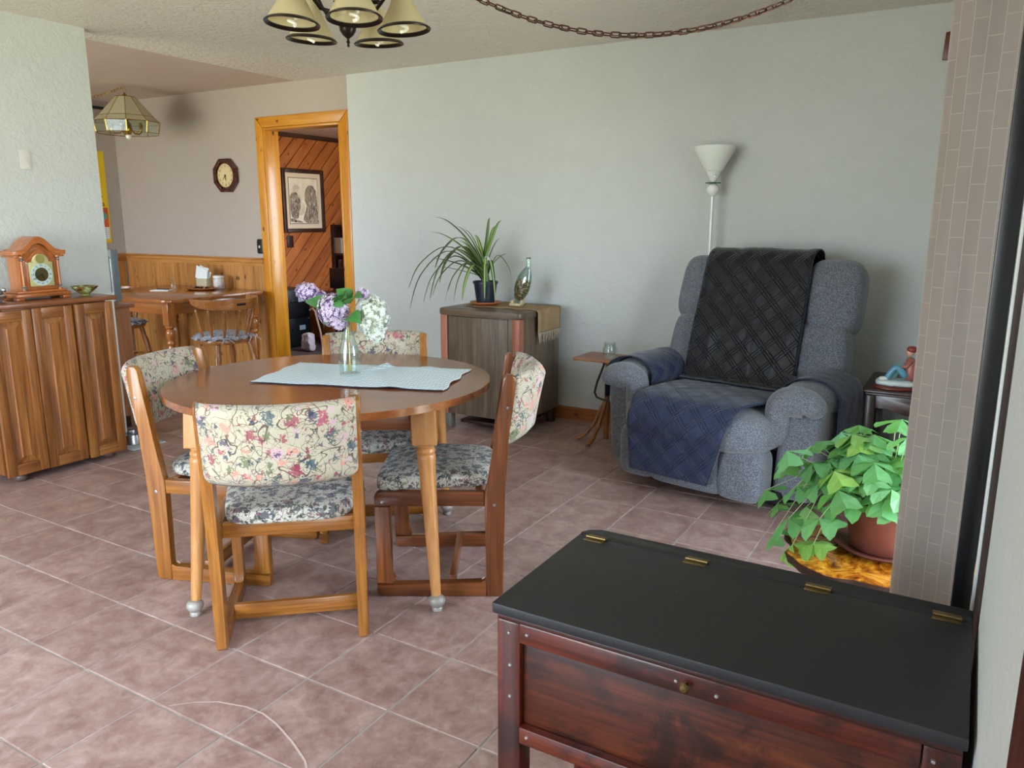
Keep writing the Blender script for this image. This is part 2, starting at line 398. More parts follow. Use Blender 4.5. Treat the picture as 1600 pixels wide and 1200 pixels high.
# casing, jambs, baseboards, chair rail, wainscot
M_pz = wood('pine', PINE, 'z', 1, .35, .25, knots=.9, coat=.3); M_px = wood('pine', PINE, 'x', 1, .35, .25, knots=.9, coat=.3); M_py = wood('pine', PINE, 'y', 1, .35, .25, knots=.9, coat=.3)
dr = thing('door_1', None, None, (-4.8, YB, 0)); dr['kind'] = 'structure'
def child_world(name, bm, mat, par, **k):
    o = finish(name, bm, mat, par, **k); o.matrix_parent_inverse = Matrix.Translation(-Vector(par.location)); return o
def cas(name, poly, mat):
    bm = bmesh.new(); prism(bm, poly, .02, 'y', .004, (0, YB+.004, 0)); child_world(name, bm, mat, dr)
cas('casing', [(-5.31, 0), (-5.225, 0), (-5.225, 2.105), (-5.31, 2.19)], M_pz)
cas('casing', [(-4.375, 0), (-4.29, 0), (-4.29, 2.19), (-4.375, 2.105)], M_pz)
cas('casing', [(-5.308, 2.1905), (-5.2235, 2.1065), (-4.3765, 2.1065), (-4.292, 2.1905)], M_px)
for x in (-5.2145, -4.3855):
    bm = bmesh.new(); box(bm, (x, YB+.073, 1.052), (.02, .15, 2.104), .002); child_world('jamb', bm, M_pz, dr)
bm = bmesh.new(); box(bm, (-4.8, YB+.073, 2.0955), (.81, .15, .019), .002); child_world('head_jamb', bm, M_px, dr)
def molding(name, mat, x0, x1, y, z0, z1, d=.014, axis='x'):
    bm = bmesh.new()
    if axis == 'x': prism(bm, [(y, z0), (y-d, z0), (y-d, z1-.012), (y-d*.5, z1-.004), (y-d*.4, z1), (y, z1)], x1-x0, 'x', 0, ((x0+x1)/2, 0, 0))
    else: prism(bm, [(y, z0), (y+d, z0), (y+d, z1-.012), (y+d*.5, z1-.004), (y+d*.4, z1), (y, z1)], x1-x0, 'y', 0, (0, (x0+x1)/2, 0))
    return struct(name, bm, mat)
PB = wood('baseboard_pine', ('#7A3F14', '#A8642A', '#BF7D3C'), 'x', 1, .4, .3, knots=.8)
molding('baseboard_back', PB, -4.285, X1, YB, 0, .088)
molding('baseboard_left', wood('baseboard_pine', ('#7A3F14', '#A8642A', '#BF7D3C'), 'y', 1, .4, .3, knots=.8), Y0, 2.1, X0, 0, .088, axis='y')
# wainscot (dining back wall)
WP = ('#8F551E', '#BE8240', '#D29C5A')
M_wz = wood('wainscot_pine', WP, 'z', 1, .42, .35, knots=.9); M_wx = wood('wainscot_pine', WP, 'x', 1, .42, .3, knots=.6)
wn = thing('trim_3', None, None, (-6.28, YB+.012, 0)); wn['kind'] = 'structure'
x = -7.235; bw = .0875
while x < -5.33:
    xe = min(x+bw, -5.315); bm = bmesh.new(); yb = YB+.012
    prof = [(x+.0005, yb), (x+.0005, yb-.006), (x+.004, yb-.010), (x+bw*.46, yb-.010), (x+bw*.5, yb-.005), (x+bw*.54, yb-.010), (xe-.004, yb-.010), (xe-.0005, yb-.006), (xe-.0005, yb)]
    if xe-x < bw*.8: prof = [(x+.0005, yb), (x+.0005, yb-.006), (x+.004, yb-.010), (xe-.001, yb-.010), (xe-.0005, yb)]
    prism(bm, prof, .955, 'z', 0, (0, 0, .4925)); child_world('wainscot_board', bm, M_wz, wn, smooth=False); x += bw
bm = bmesh.new(); prism(bm, [(yb, .965), (yb-.016, .965), (yb-.018, .99), (yb-.024, .998), (yb-.024, 1.02), (yb-.036, 1.028), (yb-.036, 1.036), (yb, 1.036)], 1.925, 'x', 0, (-6.275, 0, 0)); child_world('chair_rail', bm, M_wx, wn, smooth=False)
wl = thing('trim_4', None, None, (-7.25, 4.2, 0)); wl['kind'] = 'structure'
y = 3.2
while y < 4.75:
    ye = min(y+bw, 4.79); bm = bmesh.new(); box(bm, (-7.245, (y+ye)/2, .4925), (.01, ye-y-.001, .955), .003, seg=1); child_world('wainscot_board', bm, M_wz, wl, smooth=False); y += bw
bm = bmesh.new(); box(bm, (-7.238, 3.98, 1.0), (.024, 1.59, .07), .006); child_world('chair_rail', bm, wood('wainscot_pine', WP, 'y', 1, .42, .3), wl)
# slider in the right wall and its frame
ws = thing('window_1', None, None, (.1, 2.9, 0)); ws['kind'] = 'structure'
def wpart(name, mat, a, b, bev=.003):
    bm = bmesh.new(); box(bm, [(p+q)/2 for p, q in zip(a, b)], [abs(q-p) for p, q in zip(a, b)], bev); return child_world(name, bm, mat, ws)
M_brown = plain('brown_jamb', '#2a1a14', .5)
wpart('side_frame', M_blackmetal, (.026, 1.84, 0), (.062, 1.90, 2.08))
wpart('daylight_strip', M_white, (.0622, 1.80, 0), (.068, 1.835, 2.08), .001)  # white paint stands in for daylight showing through the frame gap
wpart('side_jamb', M_brown, (.0685, 1.57, 0), (.20, 1.83, 2.1))
wpart('side_jamb', M_brown, (.0685, 3.20, 0), (.20, 3.27, 2.1))
wpart('head_jamb', M_brown, (.0685, 1.83, 2.05), (.20, 3.20, 2.1))
wpart('sill_track', M_steel, (.0685, 1.84, 0), (.20, 3.2, .03))
for y in (1.87, 2.52, 3.16): wpart('stile', M_blackmetal, (.12, y-.03, .03), (.15, y+.03, 2.05))
wpart('glass_pane', M_glasspane, (.132, 1.9, .05), (.138, 2.49, 2.03), 0)
wpart('glass_pane', M_glasspane, (.132, 2.55, .05), (.138, 3.13, 2.03), 0)
# other openings (front wall, added kitchen and study ones) glazed and framed
def win(name, a, b, ax):
    w_ = thing(name, None, None, [(p+q)/2 for p, q in zip(a, b)]); w_['kind'] = 'structure'
    c = [(p+q)/2 for p, q in zip(a, b)]
    def pt(nm, mat, lo, hi):
        bm = bmesh.new(); box(bm, [(p+q)/2 for p, q in zip(lo, hi)], [abs(q-p) for p, q in zip(lo, hi)], .003 if mat is M_white else 0); child_world(nm, bm, mat, w_)
    o_ = 1-ax; f = .05
    def vec(u, d, z):
        r = [0, 0, z]; r[o_] = u; r[ax] = d; return r
    for u0, u1, z0, z1 in ((a[o_], a[o_]+f, a[2], b[2]), (b[o_]-f, b[o_], a[2], b[2]), (c[o_]-f/2, c[o_]+f/2, a[2]+f, b[2]-f)): pt('stile', M_white, vec(u0, a[ax], z0), vec(u1, b[ax], z1))
    for z0, z1 in ((a[2], a[2]+f), (b[2]-f, b[2])): pt('rail', M_white, vec(a[o_]+f, a[ax], z0), vec(b[o_]-f, b[ax], z1))
    for u0, u1 in ((a[o_]+f, c[o_]-f/2), (c[o_]+f/2, b[o_]-f)): pt('glass_pane', M_glasspane, vec(u0, c[ax]-.002, a[2]+f), vec(u1, c[ax]+.002, b[2]-f))
win('window_2', (-3.9, Y0-.10, .3), (-1.3, Y0-.04, 2.2), 1)
win('added_window_3', (-7.15, .52, .6), (-4.85, .57, 2.25), 1)  # unseen kitchen window, added to brighten the dining nook
win('window_5', (.12, -.95, .0), (.17, .55, 2.08), 0)
win('added_window_4', (-4.03, 5.35, .6), (-3.98, 6.95, 2.2), 0)  # unseen study window, added to throw light on the cedar boards
# red-brown door casing close by on the right
bm = bmesh.new(); box(bm, (.0678, .645, 1.03), (.0040, .15, 2.06), .001); struct('trim_5', bm, wood('red_casing', ('#3A120A', '#5E2114', '#7A3220'), 'z', 1, .4))
# ------------------------------------------------------------------ fabrics
def floral(name, base, vine, vine2, stops, fs=15, vs=9.0, shade=1.0, dens=.30):
    g = G(name); v = g.obj()
    wp = g.n('ShaderNodeTexNoise', {'Vector': v, 'Scale': 26, 'Detail': 2}).outputs['Color']
    wv = g.n('ShaderNodeVectorMath', {0: wp, 1: (.5, .5, .5)}, operation='SUBTRACT').outputs[0]
    wv = g.n('ShaderNodeVectorMath', {0: wv, 'Scale': .035}, operation='SCALE').outputs[0]
    vd = g.n('ShaderNodeVectorMath', {0: v, 1: wv}, operation='ADD').outputs[0]
    weave = g.noise(v, 420, 2)
    col = g.mix(weave, lin(base[0]), lin(base[1]))
    def line(sc, off, w_, c, dist=1.2):
        nonlocal col
        n = g.noise(v, sc, 0, .5, dist)
        d = g.math('ABSOLUTE', g.math('SUBTRACT', n, off))
        f = g.ramp(d, [(w_*.6, (1, 1, 1)), (w_, (0, 0, 0))])
        col = g.mix(g.math('MULTIPLY', f, .85), col, lin(c))
    line(vs, .47, .020, vine, 1.8); line(vs*1.35, .56, .020, vine2, 2.2); line(vs*1.7, .42, .018, '#5A6040', 1.4)
    for k, (sc, th) in enumerate(((fs, dens), (fs*1.7, dens*.8))):
        vo = g.n('ShaderNodeTexVoronoi', {'Vector': vd, 'Scale': sc, 'Randomness': .85})
        pet = g.noise(v, 130, 2)
        d = g.math('ADD', vo.outputs['Distance'], g.math('MULTIPLY', g.math('SUBTRACT', pet, .5), .95))
        f = g.ramp(d, [(th*.86, (1, 1, 1)), (th, (0, 0, 0))])
        fc = g.ramp(g.n('ShaderNodeSeparateColor', {0: vo.outputs['Color']}).outputs[0], [(i/len(stops), s) for i, s in enumerate(stops)], 'CONSTANT')
        col = g.mix(g.math('MULTIPLY', f, .8), col, fc)
    g.set(color=col, rough=.9, normal=g.bump(weave, .3, .002), sheen=.15); return g.m
M_floral = floral('floral_tapestry', ('#9E9782', '#C9C1AA'), '#3C2A1E', '#7E3A3A', ['#22304E', '#A83A5C', '#5E6A44', '#D68878', '#2C4A58', '#8E2E48', '#3C3A5C', '#C7A0B0'], 17, 12, dens=.35)
M_floral2 = floral('seat_tapestry', ('#A9A498', '#CDC8BA'), '#231C1E', '#33303E', ['#1C2236', '#2A2A30', '#3A4A52', '#1E2A3C', '#6A3A4A', '#2C3428', '#232038'], 26, 17, dens=.46)
M_ruffle = floral('blue_calico', ('#9EA6B4', '#D5D8DC'), '#28324A', '#3A4560', ['#2A3550', '#404A66', '#5C6880', '#20283C'], 42, 26, dens=.4)
# ------------------------------------------------------------------ dining chairs (sled frame)
HON = ('#5E3210', '#A06424', '#BE8238'); HON_D = ('#44210F', '#7C441F', '#A2622F')
def chair_frame_mats(c, nm):
    return {a: wood(nm, c, a, 1, .33, .45, coat=.35, stretch=10) for a in 'xyz'}
CM = [chair_frame_mats(HON, 'honey_oak'), chair_frame_mats(HON_D, 'walnut_stain')]
def make_chair(name, label, mats, pos, yaw):
    t = thing(name, label, 'chair', (pos[0], pos[1], 0), yaw, 'tapestry dining chairs round the oval table')
    W, L, T = .486, .466, .034
    for s in (-1, 1):
        xx = s*(W/2-T/2)
        def pp(nm, poly, mat, bev=.007):
            bm = bmesh.new(); prism(bm, poly, T, 'x', bev, (xx, 0, 0)); return finish(nm, bm, mat, t)
        post = [(.012, 0)]+[(.060, 0), (.062, .06), (.066, .34), (.068, .40), (.058, .44), (.044, .52), (.026, .64), (.008, .76), (-.002, .825), (-.014, .838), (-.034, .838), (-.047, .826), (-.046, .80), (-.022, .62), (-.008, .42), (-.002, .25), (0, .012)]
        pp('back_post', post, mats['z'])
        pp('runner', [(.0605, 0), (L-.015, 0), (L-.004, .006), (L, .02), (L, .052), (.078, .052), (.064, .062), (.0605, .07)], mats['y'])
        pp('front_post', [(L-.058, .0525), (L, .0525), (L, .352), (L-.058, .352), (L-.058, .09), (L-.062, .062), (L-.07, .0525)], mats['z'])
        pp('side_rail', [(.067, .3525), (L, .3525), (L, .39), (L-.006, .402), (L-.018, .408), (.0675, .408)], mats['y'])
        for (yy_, zz) in ((.03, .36), (-.018, .72), (L-.03, .37)):
            bm = bmesh.new(); lathe(bm, [(.0001, .004), (.006, .003), (.0065, 0)], 10, (s*(W/2-.0005), yy_, zz), Matrix.Rotation(s*PI/2, 4, 'Y')); finish('screw', bm, M_steel, t)
    inner = W-2*T
    bx('cross_rail', mats['x'], t, (0, .09, .383), (inner, .024, .05), .004)
    bx('cross_rail', mats['x'], t, (0, L-.03, .378), (inner, .024, .05), .004)
    bx('crossbar', mats['x'], t, (0, .19, .045), (inner, .022, .055), .004)
    # seat cushion
    def bend(p):
        z = p.z
        if z > 0: z = z*(1.0+.25*(1-(p.x/.23)**2)*(1-(p.y/.23)**2))
        return (p.x*(1.0+.10*p.y/.2), p.y, z - (.012*max(0, p.y-.10)/.1))
    b = blob((0, .255, .434), (.44, .43, .058), 6, 14, bend); finish('seat', b, M_floral2, t, angle=180)
    # backrest wrapping between and behind the posts
    z0, z1 = .575, .842
    def surf(side):
        def f(u, v):
            x = (u*2-1)*(W/2-.012); k = 1-(2*u-1)**2
            z = z0+(z1-z0)*v; lean = -.012-.052*(v**1.2)
            edge = min(1, min(v, 1-v)*7)**.5
            thick = .020+.012*k**.5*edge
            y = lean-.072*k**.8+.012 + (thick if side > 0 else -thick-.012*k)*edge
            return (x, y, z-.012*k*(1 if v > .5 else 0)*0)
        return f
    bm = bmesh.new(); sheet(bm, surf(1), 20, 14); sheet(bm, surf(-1), 20, 14)
    bmesh.ops.remove_doubles(bm, verts=bm.verts[:], dist=.0008)
    bes = [e for e in bm.edges if e.is_boundary]
    if bes: bmesh.ops.bridge_loops(bm, edges=bes) if False else bmesh.ops.holes_fill(bm, edges=bes, sides=200)
    finish('backrest', bm, M_floral, t, angle=180)
    return t
def vecyaw(fx, fy): return math.atan2(-fx, fy)
make_chair('dining_chair', 'floral dining chair with honey frame nearest the camera, back turned to us', CM[0], (-1.801, 1.646), vecyaw(-.66, .752))
make_chair('dining_chair', 'honey-framed floral dining chair at the left end of the oval table', CM[0], (-2.708, 1.952), vecyaw(.927, .375))
make_chair('dining_chair', 'floral dining chair with dark walnut-stained frame at right of the oval table', CM[1], (-1.509, 2.494), vecyaw(-.862, -.507))
make_chair('dining_chair', 'floral dining chair on the far side of the oval table, facing the camera', CM[0], (-2.40, 2.80), vecyaw(.62, -.785))
# ------------------------------------------------------------------ oval table
TW = ('#5E2F14', '#8E5128', '#A6683A'); LEGW = ('#A8672E', '#C98F52', '#DCAA70')
TZ = .75
M_top = wood('table_top_veneer', TW, 'x', .8, .2, .3, coat=.35, stretch=9, bump=.03); M_apr = wood('table_apron', TW, 'x', 1, .3, .3, coat=.2); M_leg = wood('table_leg', LEGW, 'z', 1, .35, .3, coat=.2, stretch=8)
tb = thing('dining_table', 'round brown wooden pedestal-free dining table with four turned legs and leaf seams', 'table', (-2.155, 2.25, 0), math.radians(33))
tb['label'] = 'round-ended brown dining table with turned legs under the blue runner'
RX, RY = .625, .60
def ell(y0, y1, n=28):
    pts = []
    for k in range(n+1):
        y = y0+(y1-y0)*k/n; pts.append((RX*math.sqrt(max(0, 1-(y/RY)**2)), y))
    lft = [(-a, b) for a, b in reversed(pts)]
    out = []
    for p in pts+lft:
        if not out or (Vector(p)-Vector(out[-1])).length > 1e-4: out.append(p)
    if (Vector(out[0])-Vector(out[-1])).length < 1e-4: out.pop()
    return out
def ell_piece(lo, hi):
    # angle-sampled arc for smooth ends
    pts = []
    a0 = math.asin(max(-1, lo/RY)); a1 = math.asin(min(1, hi/RY)); n = 30
    for k in range(n+1):
        a = a0+(a1-a0)*k/n; pts.append((RX*math.cos(a), RY*math.sin(a)))
    L_ = [(-x, y) for x, y in reversed(pts)]
    out = []
    for p in pts+L_:
        if not out or (Vector(p)-Vector(out[-1])).length > 1e-3: out.append(p)
    if (Vector(out[0])-Vector(out[-1])).length < 1e-3: out.pop()
    return out
for lo, hi in ((-RY, -.0008), (.0008, RY)):
    bm = bmesh.new(); prism(bm, ell_piece(lo, hi), .026, 'z', .009, (0, 0, TZ-.013), seg=3, skip=lambda c: abs(c.y) < .002); finish('tabletop', bm, M_top, tb, angle=30)
for a, b, sx, sy in ((0, -.385, .69, .022), (0, .385, .69, .022)): bx('apron', M_apr, tb, (a, b, TZ-.066), (sx, sy, .078))
M_apr_y = wood('table_apron', TW, 'y', 1, .3, .3, coat=.2)
for a in (-.385, .385): bx('apron', M_apr_y, tb, (a, 0, TZ-.066), (.022, .69, .078))
def turned(bm, prof, x0, y0, x1, y1):
    """turned leg leaning from (x0,y0) at top to (x1,y1) at floor; prof (r,z)"""
    zt = prof[-1][1]
    vs = lathe(bm, prof, 20)
    for v in vs:
        k = 1-v.co.z/zt; v.co.x += x0+(x1-x0)*k; v.co.y += y0+(y1-y0)*k
M_castor = plain('worn_castor_cup', '#9A948C', .45, .2, var=.25)
for sx in (-1, 1):
    for sy in (-1, 1):
        lx, ly = sx*.385, sy*.385; fx, fy = sx*.425, sy*.465-.015
        bm = bmesh.new()
        prof = [(.017, .052), (.019, .10), (.024, .30), (.030, .50), (.033, .545), (.034, .555), (.030, .562), (.034, .570), (.034, .577), (.029, .584), (.034, .592), (.034, .596), (.030, .602), (.037, .606), (.037, .610)]
        turned(bm, prof, lx+(fx-lx)*.12, ly+(fy-ly)*.12, fx, fy)
        lg = finish('leg', bm, M_leg, tb)
        bm = bmesh.new(); prism(bm, rrect(-.044, -.044, .044, .044, .004, 2), .125, 'z', .004)
        for v in bm.verts:
            k = (.0625-v.co.z)/.125; v.co.x += lx+(fx-lx)*.12*k; v.co.y += ly+(fy-ly)*.12*k; v.co.z += TZ-.026-.063
        finish('leg_block', bm, M_leg, tb, smooth=False)
        bm = bmesh.new(); lathe(bm, [(.014, 0), (.019, .002), (.020, .010), (.017, .016), (.026, .026), (.030, .036), (.028, .048), (.020, .056), (.016, .058)], 18, (fx, fy, 0)); finish('castor_cup', bm, M_castor, tb)
# blue-white runner
g = G('blue_woven_runner'); u = g.uv()
ck = g.n('ShaderNodeTexWave', {'Vector': g.n('ShaderNodeMapping', {0: u, 2: (0, 0, PI/4)}).outputs[0], 'Scale': 14, 'Distortion': 1.0, 'Detail': 1}, bands_direction='X').outputs['Fac']
ck2 = g.n('ShaderNodeTexWave', {'Vector': g.n('ShaderNodeMapping', {0: u, 2: (0, 0, 0)}).outputs[0], 'Scale': 22, 'Distortion': .6}, bands_direction='Y').outputs['Fac']
pt = g.math('MULTIPLY', ck, ck2)
nz = g.noise(u, 6, 2)
col = g.mix(g.ramp(pt, [(.04, (1, 1, 1)), (.30, (0, 0, 0))]), g.mix(nz, lin('#86AEC2'), lin('#AFCEDC')), lin('#EEF4F7'))
g.set(color=col, rough=.85, normal=g.bump(pt, .4, .002)); M_runner = g.m
rx = thing('table_runner', 'pale blue and white woven runner lying across the dining table', 'runner', (-2.077, 2.352, TZ), math.radians(19.5))
def rf(u, v):
    x = (u-.5)*.77; y = (v-.5)*.415
    z = .0035+.004*max(0, math.sin(x*21+y*14+.6))**3*(1 if x > -.05 else .25)+.014*math.exp(-((x-.02-(y-.2)*.35)/.02)**2)*max(0, (y+.02)/.22)
    x += .006*math.sin(v*15)*(abs(u-.5)*2)**6; y += .004*math.sin(u*19)*(abs(v-.5)*2)**6
    return (x, y, z)
bm = bmesh.new(); sheet(bm, rf, 90, 44, (.77, .415)); r_ = finish('woven_cloth', bm, M_runner, rx, mods=(('SOLIDIFY', dict(thickness=.0025, offset=1)),), angle=180)
M_hem = plain('navy_hem', '#2C3346', .8)
bm = bmesh.new(); tube(bm, [(x_, y_, z_+.0005) for x_, y_, z_ in [rf(i/60, 0) for i in range(61)]], .0022, 6); finish('hem', bm, M_hem, rx)
bm = bmesh.new(); tube(bm, [(x_, y_, z_+.002) for x_, y_, z_ in [rf(1, i/40) for i in range(41)]], .0026, 6); finish('hem', bm, plain('white_hem', '#E6ECEE', .8), rx)
# ------------------------------------------------------------------ oak sideboard by the left wall
SBX = (-4.24, 2.11, 2.70)   # front plane, y range
OAKZ = wood('oak', OAK, 'z', 1, .38, .55, coat=.2, stretch=9); OAKY = wood('oak', OAK, 'y', 1, .38, .55, coat=.2, stretch=9); OAKX = wood('oak', OAK, 'x', 1, .38, .55, coat=.2, stretch=9)
OAKT = wood('oak_top', ('#5E2E16', '#8E5432', '#B07A54'), 'y', 1, .3, .5, coat=.3, stretch=9)
sb = thing('sideboard', 'three-door oak sideboard against the left wall beside the dining table', 'cabinet', (0, 0, 0))
def wb(name, mat, a, b, bev=.003, par=None, rot=None):
    bm = bmesh.new(); box(bm, [(p+q)/2 for p, q in zip(a, b)], [abs(q-p) for p, q in zip(a, b)], bev, rot); return finish(name, bm, mat, par)
wb('body', OAKZ, (-4.56, 2.10, .045), (-4.262, 2.66, .917), .003, sb)
wb('top', OAKT, (-4.565, 2.065, .9175), (-4.215, 2.705, .943), .006, sb)
def rp_door(par, y0, y1, xf, z0=.04, z1=.908, name='door'):
    d = thing('door', None, None); d.name = name; d.parent = par
    t_, st = .02, .048
    wb('stile', OAKZ, (xf-t_, y0, z0), (xf, y0+st, z1), .003, d); wb('stile', OAKZ, (xf-t_, y1-st, z0), (xf, y1, z1), .003, d)
    wb('rail', OAKY, (xf-t_, y0+st+.0005, z1-.055), (xf, y1-st-.0005, z1), .003, d); wb('rail', OAKY, (xf-t_, y0+st+.0005, z0), (xf, y1-st-.0005, z0+.06), .003, d)
    a, b, c, e_ = y0+st, y1-st, z0+.06, z1-.055
    bm = bmesh.new(); o = [(a, c), (b, c), (b, e_), (a, e_)]; k = .032; i = [(a+k, c+k), (b-k, c+k), (b-k, e_-k), (a+k, e_-k)]; k2 = .036; i2 = [(a+k2, c+k2), (b-k2, c+k2), (b-k2, e_-k2), (a+k2, e_-k2)]
    lv = [[bm.verts.new((xx_, p, q)) for p, q in r] for xx_, r in ((xf-.019, o), (xf-.013, o), (xf-.0045, i), (xf-.001, i2))]
    for r0, r1 in zip(lv, lv[1:]):
        for k_ in range(4): bm.faces.new((r0[k_], r0[(k_+1) % 4], r1[(k_+1) % 4], r1[k_]))
    bm.faces.new(lv[-1]); bm.faces.new(lv[0][::-1])
    finish('raised_panel', bm, OAKZ, d, smooth=False)
    return d
rp_door(sb, 2.012, 2.224, -4.222, .045, .908); rp_door(sb, 2.228, 2.443, -4.222, .042, .91); rp_door(sb, 2.452, 2.668, -4.208, .040, .912)
wb('end_panel', OAKZ, (-4.56, 2.012, .05), (-4.2625, 2.0995, .912), .003, sb)
wb('plinth', M_darkwood, (-4.54, 2.10, .012), (-4.33, 2.60, .0445), .002, sb)
sb.children[1].name = 'top'
M_foot = plain('marbled_foot', '#5A4640', .35, var=.3)
for y in (2.10, 2.60):
    for x in (-4.50, -4.285): bm = bmesh.new(); lathe(bm, [(.02, 0), (.03, .004), (.036, .014), (.034, .03), (.028, .0395)], 8, (x, y, 0)); finish('foot', bm, M_foot, sb)
for dd in sb.children:
    if dd.type == 'EMPTY' and dd.name.startswith('door'):
        pass
# ------------------------------------------------------------------ lift-top chest, near right
MAH = ('#260B07', '#5C2012', '#8E3C20')
MX, MY, MZ = [wood('mahogany', MAH, a, 1, .32, .5, coat=.2, stretch=8, stain=.75) for a in 'xyz']
MPN = wood('chest_panel', ('#2A0F08', '#6A2F17', '#94501F'), 'x', 1, .4, .6, stretch=14, knots=.7, stain=.8)
g = G('blackboard_top'); v = g.obj((1, 1, 1)); n = g.noise(v, 5, 5); n2 = g.noise(g.obj((2, 60, 1)), 1.6, 3)
vo = g.n('ShaderNodeTexVoronoi', {'Vector': v, 'Scale': 14}).outputs['Distance']
col = g.mix(n, lin('#17181B'), lin('#2F3032')); col = g.mix(g.ramp(vo, [(.02, (1, 1, 1)), (.035, (0, 0, 0))]), col, lin('#5C5A54'))
g.set(color=col, rough=g.math('MULTIPLY_ADD', n, .3, .38), normal=g.bump(n2, .08, .002), spec=.4); M_lid = g.m
ch = thing('lift_top_chest', 'dark red wooden chest with black lift-up lid in the near right corner', 'chest', (0, 0, 0))
CXa, CXb, CYa, CYb, CZ = -.738, .060, 1.172, 1.608, .65
bm = bmesh.new(); prism(bm, [(CXa, CYa+.004), (CXa+.004, CYa), (CXb, CYa), (CXb, 1.5495), (CXa, 1.5495)], .022, 'z', .004, (0, 0, CZ-.011)); finish('lid', bm, M_lid, ch)
bm = bmesh.new(); prism(bm, [(CXa, 1.5525), (CXb, 1.5525), (CXb, CYb)]+arc(CXa+.035, CYb-.035, .035, 90, 180, 5), .022, 'z', .004, (0, 0, CZ-.011)); finish('rear_top_strip', bm, M_lid, ch)
wb('lid_edge', wood('mahogany_edge', ('#1E0B08', '#3E1810', '#57261A'), 'x', 1, .4), (CXa+.01, CYa+.006, CZ-.0335), (CXb-.005, CYa+.02, CZ-.0222), .003, ch)
for x in (-.691, -.455, -.207, .019):
    h = thing('hinge', None, None); h.parent = ch
    wb('leaf', M_brass, (x-.024, 1.533, CZ), (x+.024, 1.5505, CZ+.0015), .0005, h); wb('leaf', M_brass, (x-.024, 1.5515, CZ), (x+.024, 1.569, CZ+.0015), .0005, h)
    bm = bmesh.new(); tube(bm, [(x-.024, 1.551, CZ+.003), (x+.024, 1.551, CZ+.003)], .003, 8); finish('pin', bm, M_brass, h)
LW = .052
for (x0_, y0_) in ((CXa+.004, 1.186), (CXb-.004-LW, 1.186), (CXa+.004, 1.545), (CXb-.004-LW, 1.545)): wb('leg', MZ, (x0_, y0_, 0), (x0_+LW, y0_+.045, .612), .004, ch)
wb('top_rail', MX, (CXa+.0565, 1.180, .575), (CXb-.0565, 1.205, .617), .004, ch)
wb('bottom_rail', MX, (CXa+.0565, 1.180, .358), (CXb-.0565, 1.215, .395), .004, ch)
wb('front_panel', MPN, (CXa+.0565, 1.1985, .3955), (CXb-.0565, 1.212, .5745), .001, ch)
wb('back_panel', MPN, (CXa+.0565, 1.565, .36), (CXb-.0565, 1.58, .612), .001, ch)
for x in (CXa+.012, CXb-.026): wb('side_panel', wood('chest_panel', ('#35140A', '#6A2F17', '#8A4520'), 'y', 1, .4, .6, stretch=14), (x, 1.2315, .36), (x+.014, 1.5445, .612), .001, ch)
wb('bottom_board', MX, (CXa+.0565, 1.2155, .362), (CXb-.0565, 1.5645, .375), .001, ch)
wb('lower_rail', MX, (CXa+.0565, 1.36, .12), (CXb-.0565, 1.39, .16), .003, ch)
for (x, z) in ((CXa+.032, .588), (CXa+.034, .520), (CXa+.034, .452), (CXa+.075, .598), (CXa+.075, .378), (-.37, .598), (-.30, .592), (.02, .59), (-.02, .378)):
    yf = 1.186 if x < CXa+.05 or x > .0 else 1.180
    bm = bmesh.new(); lathe(bm, [(.0001, .003), (.003, .0025), (.0042, 0)], 10, (x, yf, z), Matrix.Rotation(PI/2, 4, 'X')); finish('nail_head', bm, M_steel, ch)
bm = bmesh.new(); lathe(bm, [(.004, 0), (.004, .006), (.008, .010), (.009, .014), (.006, .018), (.0001, .019)], 14, (-.352, 1.180, .597), Matrix.Rotation(PI/2, 4, 'X')); finish('knob', bm, M_brass, ch)
# ------------------------------------------------------------------ recliner
g = G('grey_chenille'); v = g.obj(rnd=False)
n = g.noise(v, 190, 3, .65); n2 = g.noise(g.obj((1, 1, .3), False), 260, 2)
col = g.ramp(n, [(.36, '#44484F'), (.5, '#60646C'), (.64, '#80858D')])
g.set(color=col, rough=.95, sheen=.35, sheenr=.5, normal=g.bump(g.math('ADD', n, n2), .5, .004)); M_chen = g.m
def quilt(name, c0, c1, rough):
    g = G(name); u = g.uv(); sp_ = g.n('ShaderNodeSeparateXYZ', {0: u}); X, Y = sp_.outputs[0], sp_.outputs[1]
    h = None
    for s in (1, -1):
        d = g.math('MULTIPLY', g.math('ADD', X, g.math('MULTIPLY', Y, s)), 1/.125)
        for off in (0.0, .16, .32):
            fr = g.math('ABSOLUTE', g.math('SUBTRACT', g.math('FRACT', g.math('ADD', d, off)), .5))
            l = g.ramp(fr, [(0, (1, 1, 1)), (.028, (0, 0, 0))])
            h = l if h is None else g.math('MAXIMUM', h, l)
    n = g.noise(g.n('ShaderNodeMapping', {0: u, 3: (1, .35, 1)}).outputs[0], 16, 3, .5, .5)
    hh = g.math('SUBTRACT', g.math('MULTIPLY', n, 1.6), h)
    g.set(color=g.mix(h, lin(c0), lin(c1)), rough=rough, sheen=.25, sheenr=.4, normal=g.bump(hh, .7, .006), spec=.35); return g.m
M_quilt = quilt('navy_quilt_lit', '#25304C', '#1A2238', .5); M_quilt_shaded = quilt('navy_quilt_shaded', '#14151C', '#0D0D13', .4)  # same cover cloth twice: bluer as if lit, near-black as if shaded
M_pipe = plain('quilt_piping', '#1D2436', .7)
RC = (-1.141, 3.636); RA = math.radians(-10.8)
rc = thing('recliner', 'grey chenille recliner armchair by the back wall under a dark quilted cover', 'armchair', (RC[0], RC[1], 0), RA)
def rb(name, c, s, n=5, div=12, bend=None, rot=None): return finish(name, blob(c, s, n, div, bend, rot), M_chen, rc, angle=180)
